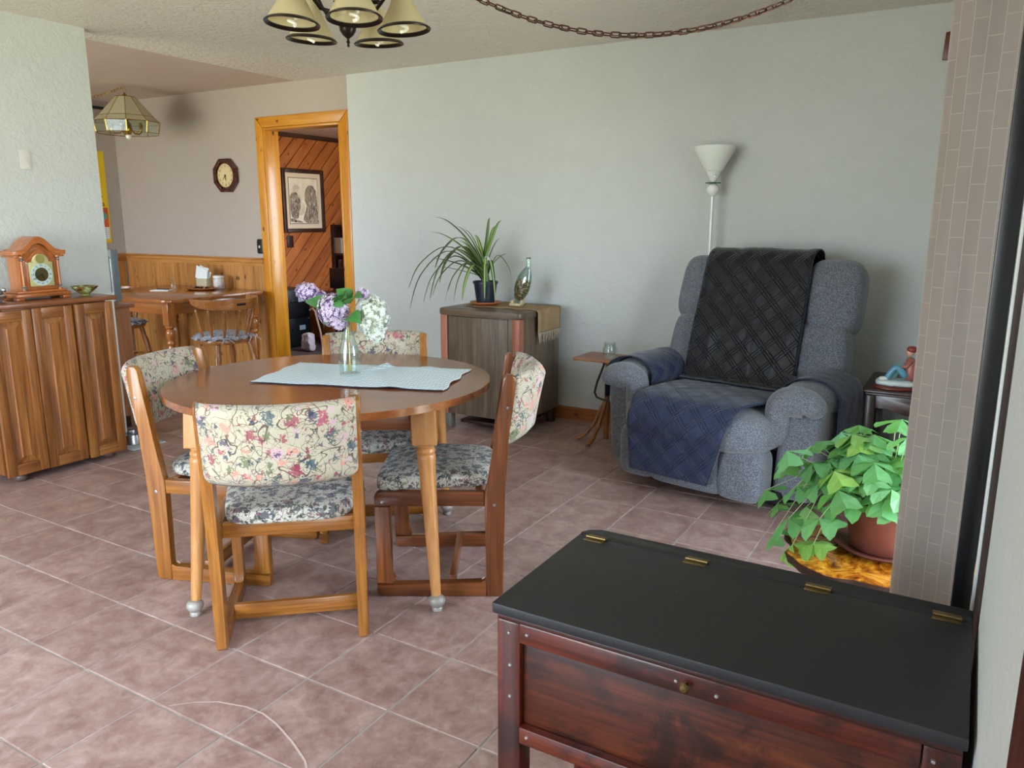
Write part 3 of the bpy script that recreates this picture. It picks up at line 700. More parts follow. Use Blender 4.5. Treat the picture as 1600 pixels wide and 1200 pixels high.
def wrinkle(a=.004, f=40, s=0):
    return lambda p: (p.x, p.y+a*math.sin(p.x*f+s)*max(0, (abs(p.x))), p.z)
rb('footrest_pad', (-.285, .055, .195), (.21, .17, .27), 5); rb('footrest_pad', (.275, .055, .185), (.23, .18, .26), 5); rb('footrest_pad', (0, .06, .19), (.42, .18, .26), 7)
def sbend(p):
    return (p.x, p.y-.02*max(0, -p.y)/.3*(1-(p.x/.4)**2), p.z+.015*(1-(p.x/.4)**2)*(1 if p.z > 0 else 0))
rb('seat_cushion', (0, .25, .375), (.80, .62, .20), 4.5, 14, sbend)
bx('base', M_dark, rc, (0, .47, .065), (.86, .68, .06), .01)
for sx in (-1, 1):
    for yy_ in (.20, .78): bm = bmesh.new(); lathe(bm, [(.018, 0), (.026, .004), (.026, .028), (.02, .0345)], 12, (sx*.40, yy_, 0)); finish('foot', bm, M_blackmetal, rc)
for sx in (-1, 1):
    def ab(p): return (p.x+sx*.018*(p.z/.25), p.y, p.z)
    rb('arm_panel', (sx*.475, .50, .285), (.195, .72, .48), 9, 10, ab)
    # arm pad : round bolster running back, its nose curling down to the seat
    def pb(p):
        k = max(0, (-p.y-.18)/.17)
        return (p.x*(1+.05*k), p.y, p.z-.02*k*k)
    rb('arm_pad', (sx*.48, .445, .54), (.27, .60, .165), 2.6, 12, pb)
    bm = bmesh.new(); pts = []; rad = []
    for k in range(15):
        t = k/14; a = math.radians(205-180*t) if sx > 0 else math.radians(-25+180*t)
        # from inner low to outer
        cx = sx*.478; px = cx+math.cos(a)*.092; pz = .492+math.sin(a)*.055
        if t < .12: pz -= (.12-t)*.6
        pts.append((px, .135+.01*math.sin(t*PI), pz)); rad.append(.054+.022*math.sin(t*PI*.9))
    p0 = Vector(pts[0]); pts = [tuple(p0+Vector((-sx*.004, 0, -.075))), tuple(p0+Vector((-sx*.002, 0, -.04)))]+pts; rad = [.02, .04]+rad
    q = Vector(pts[-1]); pts.append((q.x, q.y, q.z-.035)); rad.append(.025)
    tube(bm, pts, rad, 14); finish('arm_scroll', bm, M_chen, rc, angle=180, mods=(('SUBSURF', dict(levels=1, render_levels=1)),))
# back : two rows x three columns of pads, leaning back
TL = math.radians(-17)
RT = Matrix.Rotation(TL, 4, 'X')
def bk(name, x, s, along, n=4.0, out=0.0, rz=0.0, div=12):
    p = Vector((x, .66+out, .46))+RT.to_3x3() @ Vector((0, 0, along))
    R__ = Matrix.Rotation(rz, 4, 'Z') @ RT
    b = blob((0, 0, 0), s, n, div); tf(b.verts[:], p, R__); return finish(name, b, M_chen, rc, angle=180)
bk('back_shell', 0, (.80, .10, .74), .33, 6, .10)
bk('back_pad_lower', 0, (.50, .20, .44), .16, 4, 0); bk('back_pad_upper', 0, (.52, .22, .37), .535, 4, 0)
for sx in (-1, 1):
    bk('wing_lower', sx*.355+.012, (.28, .23, .43), .175, 4.5, -.012, sx*.12); bk('wing_upper', sx*.362+.016, (.285, .24, .385), .530, 4.0, -.005, sx*.12)
# ------------------------------------------------------------------ quilted cover on the recliner
qc = thing('recliner_cover', 'navy quilted velvet slipcover draped over the grey recliner back, seat and arms', 'throw', (RC[0], RC[1], 0), RA)
def drape(name, path, edge, mat, nx=36, fold=.006, seed=1, amp=1.0):
    """path: list of (y,z); edge(t)->(x0,x1)"""
    P = [Vector((0, a, b)) for a, b in path]
    # catmull resample
    pts = []
    for i in range(len(P)-1):
        p0, p1, p2, p3 = P[max(i-1, 0)], P[i], P[i+1], P[min(i+2, len(P)-1)]
        for k in range(6):
            t = k/6; pts.append(.5*((2*p1)+(-p0+p2)*t+(2*p0-5*p1+4*p2-p3)*t*t+(-p0+3*p1-3*p2+p3)*t**3))
    pts.append(P[-1]); n = len(pts)-1
    Ls = [0]
    pts = [Vector((0, q.y-(.006 if q.z > .5 or q.z < .44 else 0), q.z+(.017 if q.z > .45 else 0))) for q in pts]
    for a, b in zip(pts, pts[1:]): Ls.append(Ls[-1]+(b-a).length)
    bm = bmesh.new(); lay = bm.loops.layers.uv.verify(); gr = []
    for i, p in enumerate(pts):
        tg = (pts[min(i+1, n)]-pts[max(i-1, 0)]).normalized(); nm = Vector((0, -tg.z, tg.y))
        if nm.z < 0 and abs(nm.z) > abs(nm.y): nm = -nm
        t = Ls[i]/Ls[-1]; x0, x1 = edge(t); row = []
        for j in range(nx+1):
            u = j/nx; x = x0+(x1-x0)*u
            f = fold*(noise.noise(Vector((x*9+seed, t*2.2, seed)))+.5*noise.noise(Vector((x*22, t*5, seed+3))))*amp
            nn = Vector((0, nm.y, nm.z)) if nm.y < 0 or nm.z > 0 else -nm
            v_ = bm.verts.new(Vector((x, p.y, p.z))+nn*(.004+max(.0, f))); row.append((v_, x, Ls[i]))
        gr.append(row)
    for i in range(n):
        for j in range(nx):
            q = (gr[i][j], gr[i+1][j], gr[i+1][j+1], gr[i][j+1]); f_ = bm.faces.new([a[0] for a in q])
            for l, a in zip(f_.loops, q): l[lay].uv = (a[1], a[2])
    rim = [tuple(r[0][0].co) for r in gr], [tuple(r[-1][0].co) for r in gr], [tuple(a[0].co) for a in gr[-1]], [tuple(a[0].co) for a in gr[0]]
    o = finish(name, bm, mat, qc, angle=180, mods=(('SOLIDIFY', dict(thickness=.007, offset=0)),))
    pb_ = bmesh.new()
    for k in range(3): tube(pb_, rim[k], .0042, 6)
    finish('piping', pb_, M_pipe, o)
    return o
drape('back_panel', [(.46, .490), (.50, .492), (.535, .52), (.565, .62), (.605, .76), (.645, .88), (.68, 1.00), (.705, 1.08), (.735, 1.15), (.79, 1.185), (.86, 1.18), (.915, 1.12), (.93, 1.02)][::-1],
      lambda t: (-.305-.02*t, .30-.03*(1-t)), M_quilt_shaded, 40, .010, 2)
drape('seat_panel', [(.44, .484), (.33, .492), (.18, .497), (.06, .497), (-.04, .482), (-.098, .42), (-.108, .34), (-.100, .26), (-.093, .19), (-.088, .13)],
      lambda t: (-.275-.012*t+.03*max(0, t-.5), .335-.02*t-.16*max(0, t-.38)/.62), M_quilt, 36, .007, 7)
def arm_flap(sx, y0, y1, outdrop, nm):
    cx = sx*.485
    path = []
    W2, H2 = .143, .092
    for k in range(9):
        a = math.radians(-15+210*k/8); path.append((cx-sx*math.cos(a)*W2, .54+math.sin(a)*H2))
    # inner -> over -> outer
    path = [(path[0][0], .50)]+path[1:-1]+[(cx+sx*.138, .51), (cx+sx*.140, .46), (cx+sx*.140, outdrop)]
    n = len(path)-1; ny = 24
    bm = bmesh.new(); lay = bm.loops.layers.uv.verify(); gr = []
    L_ = 0
    for i, (x, z) in enumerate(path):
        if i: L_ += math.hypot(x-path[i-1][0], z-path[i-1][1])
        row = []
        for j in range(ny+1):
            y = y0+(y1-y0)*j/ny; f = .006*noise.noise(Vector((y*16, L_*4, sx*3)))
            dx, dz = x-cx, z-.545; d = math.hypot(dx, dz) or 1
            row.append((bm.verts.new((x+dx/d*(.006+f), y+.01*math.sin(L_*9), z+dz/d*(.006+f)*(1 if z > .5 else .2))), y, L_))
        gr.append(row)
    for i in range(n):
        for j in range(ny):
            q = (gr[i][j], gr[i+1][j], gr[i+1][j+1], gr[i][j+1]); f_ = bm.faces.new([a[0] for a in q])
            for l, a in zip(f_.loops, q): l[lay].uv = (a[1], a[2])
    r0 = [tuple(r[0][0].co) for r in gr]; r1 = [tuple(a[0].co) for a in gr[-1]]
    o = finish(nm, bm, M_quilt, qc, angle=180, mods=(('SOLIDIFY', dict(thickness=.006, offset=1)), ('SUBSURF', dict(levels=1, render_levels=1))))
    pb_ = bmesh.new(); tube(pb_, r0, .004, 6); tube(pb_, r1, .004, 6); finish('piping', pb_, M_pipe, o)
arm_flap(-1, .205, .66, .40, 'arm_flap'); arm_flap(1, .25, .56, .16, 'arm_flap')
bm = bmesh.new(); prism(bm, [(0, 0), (.11, -.035), (.11, -.012), (0, .025)], .003, 'y', 0, (.275, .44, .60)); finish('elastic_strap', bm, M_blackmetal, qc)
# ------------------------------------------------------------------ torchiere floor lamp
M_shadew = G('frosted_white_shade'); M_shadew.set(color=lin('#EDE9E2'), rough=.35, trans=.0); M_shadew.b.inputs['Subsurface Weight'].default_value = .3; M_shadew = M_shadew.m
M_gloss = plain('glossy_white', '#E9EAE6', .2, coat=.4)
lp = thing('floor_lamp', 'white torchiere floor lamp with cone shade behind the recliner', 'lamp', (-1.385, 4.655, 0))
bm = bmesh.new(); lathe(bm, [(.10, 0), (.118, .002), (.12, .012), (.11, .02), (.03, .03), (.014, .05), (.0001, .05)], 28); finish('base', bm, M_gloss, lp)
bm = bmesh.new(); tube(bm, [(0, 0, .045), (0, 0, .8), (0, 0, 1.52)], .0095, 14); finish('pole', bm, M_gloss, lp)
bm = bmesh.new(); lathe(bm, [(.008, 1.50), (.022, 1.507), (.033, 1.522), (.036, 1.54), (.032, 1.558), (.02, 1.57), (.01, 1.573)], 22); finish('ball', bm, M_gloss, lp)
bm = bmesh.new(); lathe(bm, [(.044, 1.5735), (.045, 1.576), (.044, 1.5785)], 24); finish('green_ring', bm, plain('green_ring', '#1E5A40', .4), lp)
bm = bmesh.new(); lathe(bm, [(.012, 1.579), (.020, 1.59), (.048, 1.642)], 26); finish('socket_cup', bm, M_gloss, lp)
bm = bmesh.new(); lathe(bm, [(.049, 1.643), (.118, 1.765), (.121, 1.781), (.118, 1.782), (.112, 1.765), (.045, 1.645)], 32, cap=False); finish('shade', bm, M_shadew, lp)
bm = bmesh.new(); lathe(bm, [(.005, 0), (.005, .012), (.0001, .013)], 10, (.02, -.034, 1.615), Matrix.Rotation(PI/2, 4, 'X')); finish('switch', bm, M_steel, lp)
# ------------------------------------------------------------------ small tray stand left of the recliner
TRW = ('#6A3A1C', '#9A6238', '#B8835A'); MT = [wood('tray_wood', TRW, a, 1, .4, .4) for a in 'xyz']
ts = thing('tray_table', 'small wooden side stand with curved feet left of the recliner', 'side table', (-1.90, 4.38, 0))
bm = bmesh.new(); prism(bm, rrect(-.18, -.14, .14, .14, .02), .014, 'z', .003, (0, 0, .533)); finish('tabletop', bm, MT[0], ts)
bm = bmesh.new(); tube(bm, [(0, 0, .02), (0, 0, .526)], .016, 12); finish('column', bm, MT[2], ts)
for a in (195, 255, 75):
    bm = bmesh.new(); c, s = math.cos(math.radians(a)), math.sin(math.radians(a))
    tube(bm, [(c*r, s*r, z) for r, z in ((.010, .26), (.04, .20), (.08, .11), (.13, .04), (.165, .015), (.185, .012))], [.012, .013, .013, .012, .012, .011], 8); finish('leg', bm, MT[2], ts)
bm = bmesh.new(); tube(bm, [(.02, -.10, .515), (-.02, -.11, .40), (-.035, -.11, .335), (-.02, -.11, .305), (.02, -.11, .295), (.06, -.10, .29)], .007, 8); finish('metal_rod', bm, M_blackmetal, ts)
bm = bmesh.new(); tube(bm, [(.02, -.10, .515), (.02, -.10, .527)], .012, 8); finish('rod_mount', bm, M_blackmetal, ts)
jr = thing('glass_jar', 'clear glass jar standing on the small wooden side stand', 'jar', (-1.88, 4.36, .5405))
bm = bmesh.new(); lathe(bm, [(.0001, 0), (.036, 0), (.044, .008), (.046, .05), (.042, .066), (.036, .072), (.036, .085), (.040, .088), (.040, .094), (.034, .094), (.033, .073), (.041, .05), (.040, .012), (.0001, .006)], 26, cap=False); finish('glass', bm, M_glass, jr)
# ------------------------------------------------------------------ veneer cabinet with fringed cloth on the back wall
M_ven = wood('grey_veneer', ('#4A3C30', '#74624E', '#8C7A64'), 'z', 1, .45, .6, stretch=8, contrast=1.3)
M_venx = wood('grey_veneer', ('#4A3C30', '#74624E', '#8C7A64'), 'x', 1, .35, .6, stretch=8)
M_pink = wood('pinkish_post', ('#8A4A38', '#B07058', '#C2876E'), 'z', 1, .45, .4)
st = thing('veneer_cabinet', 'grey-brown veneered cabinet with reddish corner posts against the back wall', 'cabinet', (-2.70, 4.43, 0))
wb_ = lambda nm, mat, a, b, bev=.003: wb(nm, mat, a, b, bev, st)
bm = bmesh.new(); prism(bm, rrect(-.315, -.285, .315, .285, .04, 5), .040, 'z', .010, (0, 0, .780)); finish('top', bm, M_venx, st)
wb_('carcass', M_ven, (-.245, -.262, .10), (.245, .27, .7595)); 
wb_('door', M_ven, (-.2375, -.2755, .105), (.2125, -.2625, .752), .002)
wb_('post', M_pink, (-.300, -.275, .10), (-.2455, -.215, .7595), .006); wb_('post', M_pink, (.2455, -.275, .10), (.300, -.215, .7595), .006)
wb_('side_panel', M_ven, (.2455, -.2145, .10), (.296, .27, .7595)); wb_('side_panel', M_ven, (-.296, -.2145, .10), (-.2455, .27, .7595))
M_greyleg = wood('weathered_leg', ('#4A4640', '#726C62', '#8A8478'), 'z', 1, .6)
for x in (-.26, .26):
    for y in (-.235, .23): wb_('foot', M_greyleg if x < 0 else M_darkwood, (x-.025, y-.025, 0), (x+.025, y+.025, .0995), .004)
wb_('base_shelf', M_darkwood, (-.2, -.20, .03), (.2, .20, .05), .002)
g = G('burlap'); v = g.obj((1, 1, 1), False)
w1 = g.n('ShaderNodeTexWave', {'Vector': v, 'Scale': 120.0}, bands_direction='X').outputs['Fac']; w2 = g.n('ShaderNodeTexWave', {'Vector': v, 'Scale': 120.0}, bands_direction='Y').outputs['Fac']
g.set(color=g.mix(g.noise(v, 14, 4), lin('#8E7350'), lin('#B59A72')), rough=.95, normal=g.bump(g.math('MULTIPLY', w1, w2), .5, .003)); M_burlap = g.m
cl = thing('fringed_cloth', 'tan fringed burlap cloth on the veneer cabinet, hanging over its right side', 'cloth', (-2.70, 4.43, .8005))
def cf(u, v):
    t = u*.76
    y = -.10+v*.30
    if t < .56: x, z = -.235+t, .002+.002*math.sin(t*40+v*7)
    else:
        k = t-.56; x = .325+.010*min(1, k/.02)+.004*math.sin(v*20); z = -.0+.002-k*.72
    return (x, y, z)
bm = bmesh.new(); sheet(bm, cf, 60, 16); finish('woven_cloth', bm, M_burlap, cl, angle=180, mods=(('SOLIDIFY', dict(thickness=.002, offset=1)),))
bm = bmesh.new(); rnd = random.Random(5)
for k in range(34):
    y = -.098+k*.295/33; x0_ = .338; z0_ = -.142
    tube(bm, [(x0_, y, z0_), (x0_+rnd.uniform(-.002, .006), y+rnd.uniform(-.006, .006), z0_-.03), (x0_+rnd.uniform(-.002, .008), y+rnd.uniform(-.01, .01), z0_-rnd.uniform(.05, .075))], [.002, .0017, .001], 5)
finish('fringe', bm, plain('fringe_thread', '#BFB097', .9), cl)
# spider plant
sp_t = thing('spider_plant', 'spider plant in a black pot on an orange saucer atop the veneer cabinet', 'potted plant', (-2.815, 4.42, .803))
M_blackpot = plain('black_plastic_pot', '#1B2230', .4); M_soil = plain('soil', '#2A1D14', .95, var=.3); M_orange = plain('orange_saucer', '#B8672A', .45)
bm = bmesh.new(); lathe(bm, [(.0001, .004), (.070, .004), (.098, .018), (.105, .022), (.105, .026), (.097, .024), (.066, .011), (.0001, .010)], 30, cap=False); finish('saucer', bm, M_orange, sp_t)
bm = bmesh.new(); lathe(bm, [(.0001, .0125), (.055, .0125), (.060, .016), (.078, .145), (.084, .146), (.085, .160), (.081, .162), (.076, .158), (.072, .148), (.0001, .146)], 30, cap=False); finish('pot', bm, M_blackpot, sp_t)
bm = bmesh.new(); lathe(bm, [(.0001, .150), (.05, .149), (.071, .1485)], 20, cap=False); finish('soil', bm, M_soil, sp_t)
g = G('spider_leaf'); u = g.uv(); X = g.n('ShaderNodeSeparateXYZ', {0: u}).outputs[0]
d = g.math('ABSOLUTE', g.math('SUBTRACT', X, .5)); oi = g.n('ShaderNodeObjectInfo')
cg = g.mix(oi.outputs['Random'], lin('#27421C'), lin('#5E8A34'))
col = g.mix(g.ramp(d, [(.10, (1, 1, 1)), (.2, (0, 0, 0))]), cg, lin('#A9BE7C')); g.set(color=col, rough=.4, spec=.5); M_spider = g.m
def strap_leaf(par, pts, wd, mat, name='leaf'):
    P = [Vector(p) for p in pts]; out = []
    for i in range(len(P)-1):
        p0, p1, p2, p3 = P[max(i-1, 0)], P[i], P[i+1], P[min(i+2, len(P)-1)]
        for k in range(5):
            t = k/5; out.append(.5*((2*p1)+(-p0+p2)*t+(2*p0-5*p1+4*p2-p3)*t*t+(-p0+3*p1-3*p2+p3)*t**3))
    out.append(P[-1]); n = len(out)-1; bm = bmesh.new(); lay = bm.loops.layers.uv.verify(); rows = []
    for i, p in enumerate(out):
        t = (out[min(i+1, n)]-out[max(i-1, 0)]).normalized(); hz = t.cross(Vector((0, 0, 1)))
        if hz.length < .15: hz = Vector((.8, .3, 0)) if i == 0 else lastu
        u_ = hz.normalized(); lastu = u_; up = u_.cross(t); k = i/n
        w_ = wd*(.55+.45*min(1, k*5))*(1-k**3)**.8+.0003
        rows.append([bm.verts.new(p+u_*(-w_)+up*w_*.35), bm.verts.new(p), bm.verts.new(p+u_*w_+up*w_*.35)])
    for i in range(n):
        for j in range(2):
            f = bm.faces.new((rows[i][j], rows[i][j+1], rows[i+1][j+1], rows[i+1][j]))
            for l, (a, b) in zip(f.loops, ((j/2, i/n), ((j+1)/2, i/n), ((j+1)/2, (i+1)/n), (j/2, (i+1)/n))): l[lay].uv = (a, b)
    return finish(name, bm, mat, par, angle=180)
tips = [((-.37, -.05, .58), .50, 0), ((-.46, .02, .48), .40, 0), ((-.34, .1, .32), .30, 0), ((-.61, -.05, .08), .36, 1), ((-.55, -.12, -.06), .33, 1), ((-.35, -.12, .05), .27, 1), ((-.22, -.16, .02), .25, 1),
        ((.05, -.02, .575), .45, 0), ((.19, -.1, .56), .50, 0), ((.08, .06, .44), .35, 0), ((.15, -.12, .04), .28, 1), ((.12, -.2, .06), .27, 1), ((-.02, -.25, .05), .25, 1), ((-.12, -.2, .03), .27, 1),
        ((.02, .1, .52), .4, 0), ((-.16, .12, .46), .38, 0), ((-.30, -.2, .26), .33, 0), ((-.5, .12, .22), .42, 1), ((.17, .05, .20), .31, 1), ((-.10, -.1, .50), .4, 0), ((-.42, -.02, .30), .42, 0), ((-.5, .05, .0), .34, 1), ((-.40, -.16, .0), .30, 1), ((-.28, .1, .42), .3, 0), ((.10, -.16, .12), .30, 1), ((-.20, -.05, .52), .3, 0), ((-.45, .1, .12), .36, 1), ((.12, .08, .34), .3, 0), ((-.15, -.22, .10), .26, 1)]
rnd = random.Random(11)
for (tx, ty, tz), hz, droop in tips:
    b0 = Vector((rnd.uniform(-.015, .015), rnd.uniform(-.015, .015), .150)); T_ = Vector((tx, ty, tz))
    if droop: pts = [b0, b0+Vector((tx*.18, ty*.18, (hz-.15)*.7)), Vector((tx*.5, ty*.5, hz+.02)), Vector((tx*.84, ty*.84, hz*.62+tz*.38)), T_]
    else: pts = [b0, b0+Vector((tx*.12, ty*.12, (tz-.15)*.35)), Vector((tx*.42, ty*.42, .15+(tz-.15)*.70)), Vector((tx*.75, ty*.75, .15+(tz-.15)*.93)), T_]
    strap_leaf(sp_t, pts, rnd.uniform(.012, .019), M_spider)
bm = bmesh.new(); tube(bm, [(.045, -.05, .15), (.045, -.055, .28)], .002, 6); lathe(bm, [(.0001, .265), (.014, .268), (.022, .28), (.024, .291), (.02, .305), (.01, .314), (.0001, .316)], 16, (.045, -.055, .012)); finish('plant_pick', bm, plain('pale_ball', '#C9D2D4', .3), sp_t)
# leaning bottle of seeds
bt = thing('seed_bottle', 'tilted glass bottle filled with seeds standing on the veneer cabinet', 'bottle', (-2.60, 4.47, .8065))
Rb = Matrix.Rotation(math.radians(20), 4, 'Y') @ Matrix.Scale(.62, 4, Vector((0, 1, 0)))
prof = [(.0001, 0), (.014, .002), (.035, .03), (.052, .075), (.058, .12), (.052, .17), (.036, .215), (.02, .24), (.016, .25)]
bm = bmesh.new(); lathe(bm, prof, 26, (0, 0, .022), Rb, cap=False)
finish('body', bm, M_bottle, bt, angle=180)
top = Rb @ Vector((0, 0, .25))+Vector((0, 0, .022))
bm = bmesh.new(); lathe(bm, [(.016, -.002), (.016, .045), (.018, .046), (.018, .056), (.015, .056), (.014, 0)], 18, top, cap=False); finish('neck', bm, M_glass, bt)
bm = bmesh.new(); lathe(bm, [(.0001, .050), (.0135, .050), (.0135, .062), (.0001, .062)], 14, top, cap=False); finish('cork', bm, plain('cork', '#6A6048', .8), bt)
g = G('seed_mix'); v = g.obj(); vo = g.n('ShaderNodeTexVoronoi', {'Vector': v, 'Scale': 130}); sc_ = g.n('ShaderNodeSeparateColor', {0: vo.outputs['Color']}).outputs[0]
g.set(color=g.ramp(sc_, [(0, '#6A3A1C'), (.25, '#A8743C'), (.5, '#C9B48A'), (.7, '#7A2A1A'), (.85, '#4A5A3C')], 'CONSTANT'), rough=.7, normal=g.bump(vo.outputs['Distance'], .6, .003)); M_seed = g.m
bm = bmesh.new(); lathe(bm, [(.0001, .008), (.03, .035), (.046, .08), (.051, .12), (.045, .155), (.0001, .165)], 22, (0, 0, .022), Rb, cap=False); finish('seeds', bm, M_seed, bt, angle=180)
bm = bmesh.new()
for a, b in (((-.035, .0), (.045, .0)), ):
    box(bm, (-.005, 0, .009), (.085, .05, .018), .004); box(bm, (-.03, 0, .026), (.022, .04, .022), .004); box(bm, (.042, 0, .026), (.014, .04, .03), .004)
finish('stand', bm, plain('clear_stand', '#BFB08A', .4), bt)
# ------------------------------------------------------------------ dark side table and figurine by the right corner
SDW = ('#23140F', '#3E261D', '#5A3A2E'); MSD = [wood('espresso_wood', SDW, a, 1, .3, .5, coat=.2) for a in 'xyz']
sd = thing('side_table', 'dark brown wooden side table right of the recliner near the curtain', 'side table', (-.192, 4.335, 0))
bm = bmesh.new(); prism(bm, rrect(-.235, -.27, .235, .27, .015), .014, 'z', .005, (0, 0, .553)); finish('tabletop', bm, MSD[0], sd)
bm = bmesh.new(); prism(bm, rrect(-.225, -.26, .225, .26, .012), .012, 'z', .004, (0, 0, .5395)); finish('top_molding', bm, MSD[0], sd)
for sx in (-1, 1):
    for sy in (-1, 1): wb('leg', MSD[2], (sx*.195-.022, sy*.235-.022, 0), (sx*.195+.022, sy*.235+.022, .533), .003, sd)
def apr(w_):
    return [(-w_, .533), (-w_, .468), (-w_*.72, .472), (-w_*.5, .462), (-w_*.25, .448), (0, .444), (w_*.25, .448), (w_*.5, .462), (w_*.72, .472), (w_, .468), (w_, .533)]
for sy in (-1, 1): bm = bmesh.new(); prism(bm, apr(.1725), .018, 'y', .002, (0, sy*.235, 0)); finish('apron', bm, MSD[0], sd)
for sx in (-1, 1): bm = bmesh.new(); prism(bm, apr(.2125), .018, 'x', .002, (sx*.195, 0, 0)); finish('apron', bm, MSD[1], sd)
wb('shelf', MSD[0], (-.17, -.21, .14), (.17, .21, .155), .002, sd)
fg = thing('figurine', 'small ceramic figurine in blue trousers seated on a white base on the dark side table', 'figurine', (-.285, 4.17, .5605), math.radians(8))
bm = bmesh.new(); lathe(bm, [(.10, 0), (.104, .004), (.102, .010), (.095, .016)], 30); [setattr(v, 'co', Vector((v.co.x, v.co.y*.62, v.co.z))) for v in bm.verts]; finish('plinth', bm, plain('cherry_plinth', '#6A2A22', .25, coat=.4), fg)
bm = blob((0, 0, .030), (.185, .105, .034), 3, 10, lambda p: (p.x, p.y, p.z+.005*noise.noise(Vector((p.x*60, p.y*60, 0))))); finish('snowy_ground', bm, plain('pale_ceramic', '#CBD8D4', .35), fg, angle=180)
M_bl = plain('glazed_blue', '#5F9AB0', .3, var=.2)
for yy_, cc in ((-.018, M_bl), (.018, plain('glazed_teal', '#86BDB8', .3, var=.2))):
    bm = bmesh.new(); tube(bm, [(.045, yy_, .055), (.015, yy_, .095), (-.005, yy_, .112), (-.022, yy_, .095), (-.040, yy_, .06), (-.046, yy_, .050)] if yy_ < 0 else [(.045, yy_, .055), (.035, yy_, .10), (.02, yy_, .115), (.005, yy_, .095), (-.012, yy_, .06), (-.018, yy_, .05)], [.018, .019, .018, .016, .015, .013], 12); finish('trouser_leg', bm, cc, fg, angle=180, mods=(('SUBSURF', dict(levels=1, render_levels=1)),))
    bm = blob((-.058 if yy_ < 0 else -.032, yy_, .050), (.045, .022, .02), 2.5, 6); finish('boot', bm, plain('pale_ceramic2', '#DADAD2', .35), fg, angle=180)
M_pk = plain('glazed_rose', '#A8665C', .35, var=.25)
bm = bmesh.new(); tube(bm, [(.052, 0, .05), (.058, 0, .09), (.056, 0, .13), (.05, 0, .155)], [.026, .028, .026, .014], 14); finish('torso', bm, M_pk, fg, angle=180)
bm = blob((.048, 0, .182), (.036, .034, .044), 2.2, 8); finish('head', bm, plain('glazed_skin', '#D2A48C', .35), fg, angle=180)
bm = blob((.054, 0, .196), (.046, .044, .034), 2.2, 8); finish('hair', bm, plain('glazed_hair', '#8A3F2E', .35), fg, angle=180)
for s in (-1, 1): bm = bmesh.new(); tube(bm, [(.054, s*.024, .142), (.035, s*.03, .115), (.012, s*.022, .112)], [.010, .009, .007], 10); finish('arm', bm, M_pk, fg, angle=180)
# ------------------------------------------------------------------ burl slab with potted shamrock plant
g = G('burl_slab'); v = g.obj()
n = g.noise(v, 9, 6, .7, 2.5); vo = g.n('ShaderNodeTexVoronoi', {'Vector': v, 'Scale': 30}).outputs['Distance']
col = g.ramp(n, [(.32, '#5A280A'), (.45, '#A85E12'), (.56, '#D8922A'), (.7, '#E8B454')]); col = g.mix(g.ramp(vo, [(.05, (.6, .6, .6)), (.2, (0, 0, 0))]), col, lin('#5A2A0A'))
g.set(color=col, rough=.18, coat=.5, coatr=.08); M_burl = g.m
M_bark = plain('bark', '#3A2012', .8, var=.35)
sl = thing('burl_stool', 'low live-edge burl wood slab table under the potted shamrock plant', 'plant stand', (-.20, 2.66, 0))
pts = []
for k in range(72):
    a = 2*PI*k/72; r = 1+.05*math.sin(3*a+1)+.045*math.sin(5*a+.4)+.03*math.sin(9*a)+.015*math.sin(17*a+2)
    pts.append((.285*r*math.cos(a), .255*r*math.sin(a)))
bm = bmesh.new(); rings = []
for z, k in ((.262, .93), (.272, .985), (.285, .985), (.296, 1.0), (.300, .992)):
    rings.append([bm.verts.new((x*k+.004*noise.noise(Vector((x*40, y*40, z*90))), y*k+.004*noise.noise(Vector((y*40, x*40, z*90))), z)) for x, y in pts])
for a, b in zip(rings, rings[1:]):
    for k in range(72): bm.faces.new((a[k], a[(k+1) % 72], b[(k+1) % 72], b[k]))
bm.faces.new(rings[0][::-1])
finish('bark_edge', bm, M_bark, sl, angle=60)
bm = bmesh.new(); prism(bm, [(x*.985, y*.985) for x, y in pts], .0035, 'z', .001, (0, 0, .3008)); finish('polished_top', bm, M_burl, sl)
for a in (40, 160, 280):
    c, s = math.cos(math.radians(a)), math.sin(math.radians(a)); bm = bmesh.new(); tube(bm, [(c*.17, s*.14, 0), (c*.15, s*.13, .1), (c*.11, s*.10, .262)], [.026, .022, .030], 10); finish('leg', bm, M_bark, sl)
px_ = thing('shamrock_plant', 'leafy green shamrock plant in a terracotta pot on the burl slab', 'potted plant', (-.178, 2.70, .303)); px_.scale = (1.08, 1.08, 1.04)
g = G('terracotta'); v = g.obj(); g.set(color=g.mix(g.noise(v, 9, 4), lin('#54261C'), lin('#7A3C2C')), rough=.6, normal=g.bump(g.noise(v, 80, 2), .1, .002)); M_terra = g.m
bm = bmesh.new(); lathe(bm, [(.0001, 0), (.10, 0), (.128, .014), (.135, .018), (.135, .023), (.124, .020), (.098, .008), (.0001, .008)], 36, cap=False); finish('saucer', bm, M_terra, px_)
bm = bmesh.new(); lathe(bm, [(.0001, .009), (.084, .009), (.088, .012), (.113, .135), (.121, .137), (.124, .172), (.119, .176), (.114, .172), (.110, .15), (.0001, .148)], 36, cap=False); finish('pot', bm, M_terra, px_)
bm = bmesh.new(); lathe(bm, [(.0001, .165), (.06, .162), (.108, .155)], 24, cap=False); finish('soil', bm, M_soil, px_)
bm = bmesh.new(); rnd = random.Random(4)
for k in range(170):
    a = rnd.uniform(0, 2*PI); r = rnd.uniform(.01, .1); c = Vector((math.cos(a)*r, math.sin(a)*r, .17+rnd.uniform(0, .035)*(1-r*6*.1)))
    b = rnd.uniform(0, 2*PI); d = Vector((math.cos(b), math.sin(b), rnd.uniform(-.25, .25)))*.032
    tube(bm, [c-d, c+Vector((0, 0, .012)), c+d], .0011, 4)
o = finish('dry_stems', bm, plain('straw', '#A89378', .9, var=.25), px_); o['kind'] = 'stuff'
